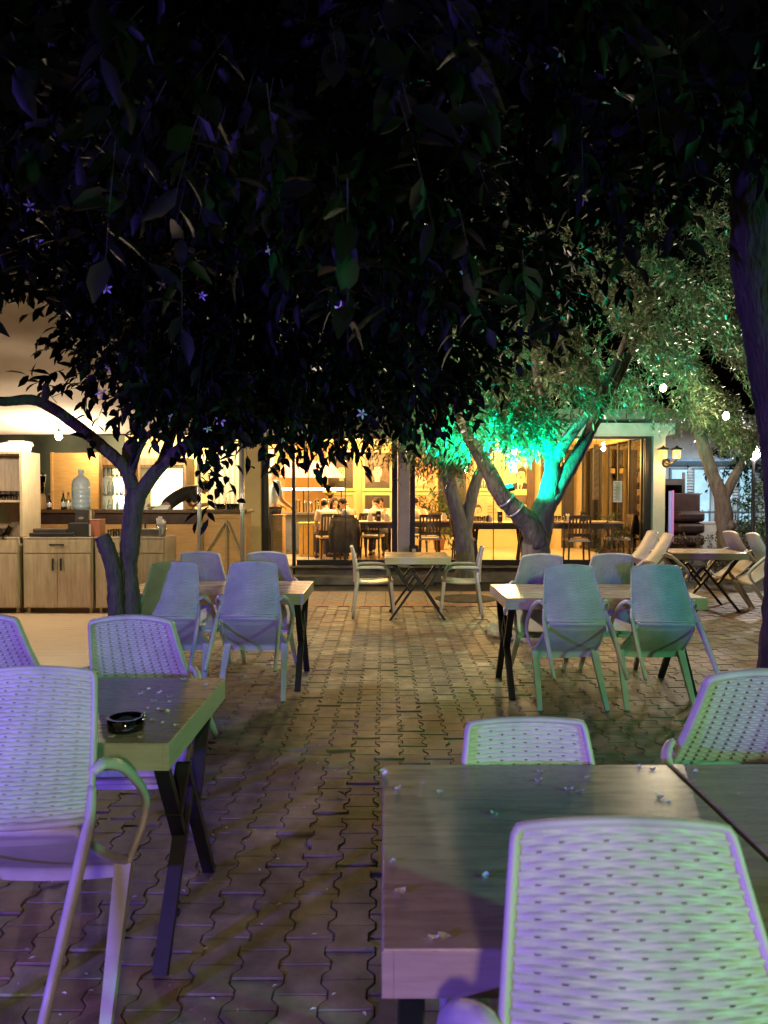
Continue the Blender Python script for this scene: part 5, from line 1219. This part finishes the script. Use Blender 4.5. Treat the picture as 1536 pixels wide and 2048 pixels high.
# floodlight clamped to the leaning limb
fp = P(1012, 978, 7.86)
t = thing('floodlight', 'small teal floodlight beside the leaning olive limb, pointing up', 'floodlight', fp)
m = MB(); m.box((0, 0, 0), (.17, .13, .035), 'black_metal', rot=(R(18), R(-14), 0), bev=.006); m.build('housing', t)
m = MB(); m.box((-.006, -.008, .026), (.14, .10, .006), 'led_green', rot=(R(18), R(-14), 0)); m.build('lens', t)
m = MB(); m.tube([(0, 0, -.02), (-.10, -.16, -.12)], .010, 'black_metal', 6); m.build('bracket', t)
def lamp(name, kind, loc, energy, color, target=None, size=.1, angle=60, blend=.4, parent=None):
    l = bpy.data.lights.new(name, kind); l.energy = energy; l.color = color
    if kind in ('POINT', 'SPOT'): l.shadow_soft_size = size
    if kind == 'SPOT': l.spot_size = R(angle); l.spot_blend = blend
    if kind == 'AREA': l.shape = 'RECTANGLE'; l.size, l.size_y = size
    o = bpy.data.objects.new(name, l); COL.objects.link(o); o.location = loc
    if target is not None: o.rotation_euler = (Vector(target) - Vector(loc)).to_track_quat('-Z', 'Y').to_euler()
    return o
lamp('teal_flood_light', 'SPOT', fp + Vector((-.01, -.01, .05)), 900, (.0, 1.0, .58), fp + Vector((.05, .02, 1.0)), .04, 160, .5)
lamp('teal_limb_fill', 'SPOT', P(1036, 972, 7.42), 150, (.0, 1.0, .62), P(1140, 905, 7.85), .04, 95, .5)  # extra spot away from the fixture, added to light the right limbs
lamp('teal_fill_flood', 'SPOT', P(1180, 1010, 8.9), 320, (.0, 1.0, .55), P(1330, 700, 9.6), .05, 110, .6)

# ------------------------------------------------------------------ the far right: house front, gate, wall, globe lamp, hedge
t = thing('white_house', 'white house front with blue lit shop windows and slatted shutters', 'house', (8.0, 17.6, 0))
m = MB(); m.box((.2, .3, 1.7), (4.6, .3, 3.4), 'offwhite'); m.build('wall', t)
for i, x in enumerate((-.85, -.30, .25, .80)):
    m = MB(); m.box((x, .12, 1.45), (.44, .06, 1.35), 'shutter', bev=.004); o = m.build('window', t); m = MB(); m.box((x, .085, 1.45), (.36, .02, 1.25), 'pane_blue'); m.build('pane', o)
    if i in (0, 2, 3):
        m = MB()
        for q in range(11): m.box((x + .26, .10, 1.35 + q * .07), (.14, .03, .035), 'white', rot=(R(30), 0, 0))
        m.build('shutter', t)
m = MB(); m.box((0, -.15, 2.25), (3.2, .5, .08), 'shutter', rot=(R(-12), 0, 0)); m.build('canopy', t)
t = thing('iron_gate', 'pale iron gate with upright bars in front of the white house', 'gate', (6.95, 15.6, .25))
m = MB(); m.box((-.55, 0, .85), (.05, .05, 1.7), 'white'); m.box((1.35, 0, .85), (.05, .05, 1.7), 'white')
for z in (.1, .85): m.box((.4, 0, z), (1.85, .03, .04), 'shutter')
m.build('frame', t)
m = MB()
for q in range(13): m.bar((-.42 + q * .14, 0, .1), (-.42 + q * .14, 0, .85), .014, .014, 'shutter'); m.ball((-.42 + q * .14, 0, .89), .022, 'white', 8, 6)
m.build('bars', t)
w = MB(); w.box((7.35, 15.2, .62), (2.9, .18, .52), 'offwhite', bev=.01); w.box((7.35, 15.2, .895), (3.0, .24, .035), 'white', bev=.005); w.box((7.35, 15.2, .18), (2.9, .18, .36), 'plinth'); tag(w.build('garden_wall'), 'low white garden wall below the iron gate', 'wall')
t = thing('street_lamp', 'black garden lamp post with a bright white globe', 'street lamp', (P(1506, 905, 13.5).x, 13.5, 0)); zt = P(1506, 905, 13.5).z
m = MB(); m.lathe([(.10, 0), (.10, .06), (.035, .12), (.028, zt - .2), (.05, zt - .17), (.05, zt - .13)], (0, 0, 0), 'black_metal', 14); m.build('pole', t)
m = MB(); m.ball((0, 0, zt), .135, 'globe', 18, 12); m.build('globe', t)
lamp('shop_front_light', 'AREA', (7.6, 16.3, 2.35), 34, (.70, .86, 1.0), (7.6, 17.2, .2), (2.0, .3))
lamp('globe_light', 'POINT', (P(1506, 905, 13.5).x, 13.3, zt), 180, (1, .92, .85), None, .13)
t = thing('backlit_sign', 'narrow blue backlit sign with a pink rim beside the corner pillar', 'sign', (5.32, 13.6, .45)); m = MB(); m.box((0.02, 0, .62), (.055, .06, .95), 'sign_glow'); m.build('face', t); m = MB(); m.box((.058, -.002, .62), (.02, .07, .98), 'sign_pink'); m.build('rim', t)
t = thing('leather_sofa', 'dark brown padded leather seat on end beside the backlit sign', 'sofa', (5.72, 13.7, .25)); m = MB()
for q in range(4): m.box((0, 0, .16 + q * .22), (.52, .30, .20), 'leather', bev=.06)
m.build('cushions', t); m = MB(); m.box((0, .17, .62), (.56, .06, 1.28), 'leather', bev=.02); m.build('back', t)
t = thing('dark_kiosk', 'dark glazed booth behind the padded seat', 'booth', (5.78, 15.2, .2)); m = MB(); m.box((0, 0, .8), (.75, .5, 1.6), 'black_wood', bev=.01); m.build('box', t); m = MB(); m.box((0, -.26, 1.0), (.62, .02, .95), 'ash_glass'); m.build('pane', t)
t = thing('low_hedge', 'low olive brown hedge behind the far table', 'hedge', (0, 0, 0)); O, D = sample_crown(420, [(5.35, 12.3, .42, .9, .25, .36, 1), (6.0, 12.4, .45, .5, .25, .34, .7), (6.6, 12.9, .40, .7, .25, .32, .7)], shell=.3)
leaf_cloud('foliage', t, O, D, np.full(len(O), .12), 7, .05, .022, M['leaf_hedge'], M['bark'], .1); m = MB()
for q in range(9): m.tube([(4.7 + q * .26, 12.35 + .06 * (q % 3), -.02), (4.72 + q * .26, 12.35, .55)], [.014, .006], 'bark', 6)
m.build('stems', t)
t = thing('dark_shrub', 'dark bushy shrub beneath the globe lamp', 'shrub', (0, 0, 0)); O, D = sample_crown(520, [(7.6, 14.6, .95, .55, .4, .75, 1), (8.1, 14.4, .8, .5, .4, .6, .7)], shell=.25); leaf_cloud('foliage', t, O, D, np.full(len(O), .2), 7, .10, .035, M['leaf_plant'], M['bark'], .3); m = MB()
for q in range(4): m.tube([(7.5 + q * .16, 14.55, -.02), (7.55 + q * .15, 14.55, 1.0)], [.022, .01], 'bark', 6)
m.build('stems', t)
# dark trees closing the view far behind
for i, (x, y, z, r, lb) in enumerate(((9.2, 18.5, 2.8, 2.0, 'dark garden tree far right beyond the white house'), (5.6, 19.5, 3.3, 1.9, 'dark garden tree rising behind the corner pillar'))):
    t = thing('garden_tree', lb, 'tree', (x, y, 0)); m = MB(); limb(m, [(0, 0, -.05, .16), (.05, 0, .9, .12), (.0, .05, 1.8, .10), (.1, 0, 2.8, .04)], 'bark', 10, 5, .06, 60 + i); limb(m, [(.0, .05, 1.5, .08), (-.5, 0, 2.2, .05), (-.9, 0, 2.9, .02)], 'bark', 8, 4, .06, 63 + i); m.build('trunk', t)
    O, D = sample_crown(700, [(0, 0, z, r, r * .8, r * .6, 2), (-.8, 0, z - .5, r * .6, r * .6, r * .4, 1), (.9, 0, z - .3, r * .6, r * .6, r * .45, 1)], lambda p: clumps(p, 1.5, i, -.2), .4); leaf_cloud('crown', t, O, D, np.full(len(O), .35), 8, .14, .06, M['leaf_citrus'], M['bark'], .3)

# ------------------------------------------------------------------ small things on the near tables and the paving
t = thing('ashtray', 'dark glass ashtray on the near left table', 'ashtray', (-.808, 2.27, .752)); m = MB()
m.lathe([(.050, 0), (.056, .004), (.058, .040), (.048, .042), (.044, .012), (.01, .010)], (0, 0, 0), 'ash_glass', 28); m.build('bowl', t)
m = MB()
for q in range(3): a = q * 2.1 + .4; m.tube([(math.cos(a) * .015, math.sin(a) * .015, .016), (math.cos(a + .6) * .040, math.sin(a + .6) * .040, .024)], .0038, 'paper', 8)
m.build('cigarette_ends', t)
def petal_mesh(kind):
    m = MB(); L_, W_ = .020, .0085; vs = []; n_ = 6
    for i in range(n_ + 1):
        q = i / n_; hw = W_ * math.sin(PI * min(.97, max(.04, q))) ** .7; zz = (.004 + (.006 if kind else .003) * (2 * q - 1) ** 2)
        for s_ in (-1, 0, 1): vs.append(((q - .5) * L_, s_ * hw, zz + (.0035 if kind else .002) * s_ * s_ - .0012))
    fs = [(i * 3 + j, i * 3 + j + 1, i * 3 + j + 4, i * 3 + j + 3) for i in range(n_) for j in (0, 1)]
    k = len(vs); m.add(vs + [(v[0], v[1], v[2] - .0008) for v in vs], fs + [tuple(reversed([q + k for q in f])) for f in fs], 'petal', True); return m
PT = [None, None]
def petal(x, y, z, label, group):
    i = random.randrange(2)
    if PT[i] is None: PT[i] = petal_mesh(i).build('fallen_petal'); o = PT[i]
    else: o = PT[i].copy(); COL.objects.link(o)
    tag(o, label, 'petal', group); o.location = (x, y, z); o.rotation_euler = (random.uniform(-.15, .15), random.uniform(-.2, .2), random.uniform(0, 6.28)); k = random.uniform(.75, 1.15); o.scale = (k, k, k)
A_ = [(795, 1585), (848, 1573), (766, 1548), (770, 1556), (882, 1592), (1082, 1551), (1081, 1570), (1140, 1588), (1165, 1590), (1178, 1562), (1283, 1540), (1310, 1545), (1323, 1602), (1342, 1610), (990, 1637), (973, 1764), (785, 1733), (800, 1795), (888, 1887), (868, 1893)]
for px, py in A_:
    Y = .74 * F / (py - HY); petal((px - CX) / F * Y, Y, .7480, 'white citrus petal fallen on the nearest table', 'petals on the nearest table')
petal((1398 - CX) / F * (.74 * F / (1549 - HY)), .74 * F / (1549 - HY), .7480, 'lone white petal on the table at the right edge', None)
C_ = [(365, 1362), (295, 1382), (278, 1392), (316, 1390), (336, 1398), (304, 1407), (336, 1407), (292, 1420), (313, 1422), (322, 1424), (333, 1428), (284, 1433), (302, 1444), (322, 1450), (410, 1373), (219, 1479), (276, 1480), (260, 1492), (350, 1455)]
for px, py in C_:
    Y = .74 * F / (py - HY)
    if Y > 2.165: petal((px - CX) / F * Y, Y, .7480, 'white citrus petal fallen on the table with the ashtray', 'petals on the ashtray table')
rg = np.random.default_rng(21); vs = []; fs = []; mi = []
lt = MB()
for i in range(620):
    y = 1.6 + 7.5 * rg.random() ** 1.6; x = rg.normal(-.5, .9) if i < 300 else rg.uniform(-2, 3.2)
    a = rg.uniform(0, 6.28); L_ = rg.uniform(.005, .012); W_ = L_ * .4; c, s_ = math.cos(a), math.sin(a); z = .008
    q = [(-L_, 0, 0), (0, -W_, .002), (L_, 0, .001), (0, W_, .003)]
    lt.add([(x + p[0] * c - p[1] * s_, y + p[0] * s_ + p[1] * c, z + p[2]) for p in q], [(0, 1, 2, 3)], 'petal' if rg.random() < .55 else 'petal_old')
for i in range(26):
    y = 1.8 + 6 * rg.random(); x = rg.uniform(-1.8, 3); a = rg.uniform(0, 6.28); L_ = rg.uniform(.025, .045); c, s_ = math.cos(a), math.sin(a)
    q = [(-L_, 0, 0), (-.3 * L_, -L_ * .4, .006), (L_, 0, .002), (-.2 * L_, L_ * .4, .008)]
    lt.add([(x + p[0] * c - p[1] * s_, y + p[0] * s_ + p[1] * c, .007 + p[2]) for p in q], [(0, 1, 2, 3)], 'leaf_hedge')
tag(lt.build('petal_litter'), 'fallen petals and dry leaves strewn over the paving', 'litter', kind='stuff')

# ------------------------------------------------------------------ night light
wd = bpy.data.worlds.new("World"); scene.world = wd; wd.use_nodes = True
nt = wd.node_tree; bg = nt.nodes['Background']; sk = nt.nodes.new('ShaderNodeTexSky'); sk.sky_type = 'NISHITA'; sk.sun_disc = False
sk.sun_elevation = R(-4.0); sk.sun_rotation = R(150); nt.links.new(sk.outputs['Color'], bg.inputs['Color']); bg.inputs['Strength'].default_value = .05
sun = bpy.data.lights.new('moon', 'SUN'); sun.energy = .004; sun.angle = R(.5); sun.color = (.8, .88, 1); so = bpy.data.objects.new('moon', sun); COL.objects.link(so); so.rotation_euler = (R(40), 0, R(30))

# violet and green party lamps of the garden, behind and to either side of the viewer
lamp('violet_garden_lamp', 'SPOT', (-4.4, -1.6, 1.5), 930, (.20, .11, 1.0), (.2, 3.4, .55), .12, 60, .6)
lamp('green_garden_lamp', 'SPOT', (5.0, -1.8, 2.3), 460, (.16, 1.0, .42), (.2, 3.4, -.5), .12, 62, .6)
lamp('warm_ground_fill', 'SPOT', (.6, -3.6, 2.6), 260, (1.0, .72, .50), (.2, 4.2, -.6), .25, 54, .6)  # added warm fill for the ground, no lamp known there
lamp('aisle_fill_light', 'POINT', (.2, 6.4, 3.0), 165, (1, .83, .63), None, .05)  # added fill over the aisle, no bulb hangs here
lamp('dining_light_left', 'POINT', (-.6, 14.2, 2.2), 210, (1, .62, .20), None, .16)
lamp('dining_light_right', 'POINT', (2.4, 14.4, 2.2), 240, (1, .62, .20), None, .16)
lamp('folding_wall_fill', 'POINT', (3.75, 13.9, 2.1), 70, (1, .62, .20), None, .1)  # added fill to brighten the folding side wall, no fitting here
lamp('back_wall_fill', 'POINT', (-.3, 15.8, 2.3), 55, (1, .64, .22), None, .08)  # added wash for the back wall and its prints, no fitting here
lamp('back_wall_fill_right', 'POINT', (2.7, 15.8, 2.3), 55, (1, .64, .22), None, .08)  # right half of the added back wall wash
lamp('dining_light_kitchen', 'AREA', (-1.6, 14.3, 2.5), 75, (1, .72, .48), (-1.6, 14.6, 0), (.6, .4))
lamp('lantern_light', 'POINT', (4.74, GY - .36, 1.98), 11, (1, .52, .14), None, .06)
lamp('bar_back_fill', 'AREA', (-3.9, 12.3, 2.6), 190, (1, .78, .38), (-4.0, 14.2, 1.5), (2.2, .4))  # added fill for the board and wall behind the bar, not the coolers' own glow

cam = bpy.data.cameras.new('camera'); co = bpy.data.objects.new('camera', cam); COL.objects.link(co); scene.camera = co
cam.sensor_fit = 'VERTICAL'; cam.sensor_height = 36; cam.lens = F / 2048 * 36; cam.clip_end = 500; cam.clip_start = .02
co.location = (0, 0, H); co.rotation_euler = (PI / 2 - math.atan((1024 - HY) / F), 0, 0)
cam.dof.use_dof = True; cam.dof.focus_distance = 6.0; cam.dof.aperture_fstop = 5.0
vs_ = scene.view_settings; vs_.view_transform = 'Standard'; vs_.look = 'None'; vs_.gamma = 1; vs_.exposure = .6
scene.cycles.use_denoising = True; scene.cycles.max_bounces = 8; scene.cycles.transparent_max_bounces = 16; scene.cycles.sample_clamp_indirect = 4
scene.cycles.caustics_reflective = False; scene.cycles.caustics_refractive = False
scene.render.resolution_x = 768; scene.render.resolution_y = 1024
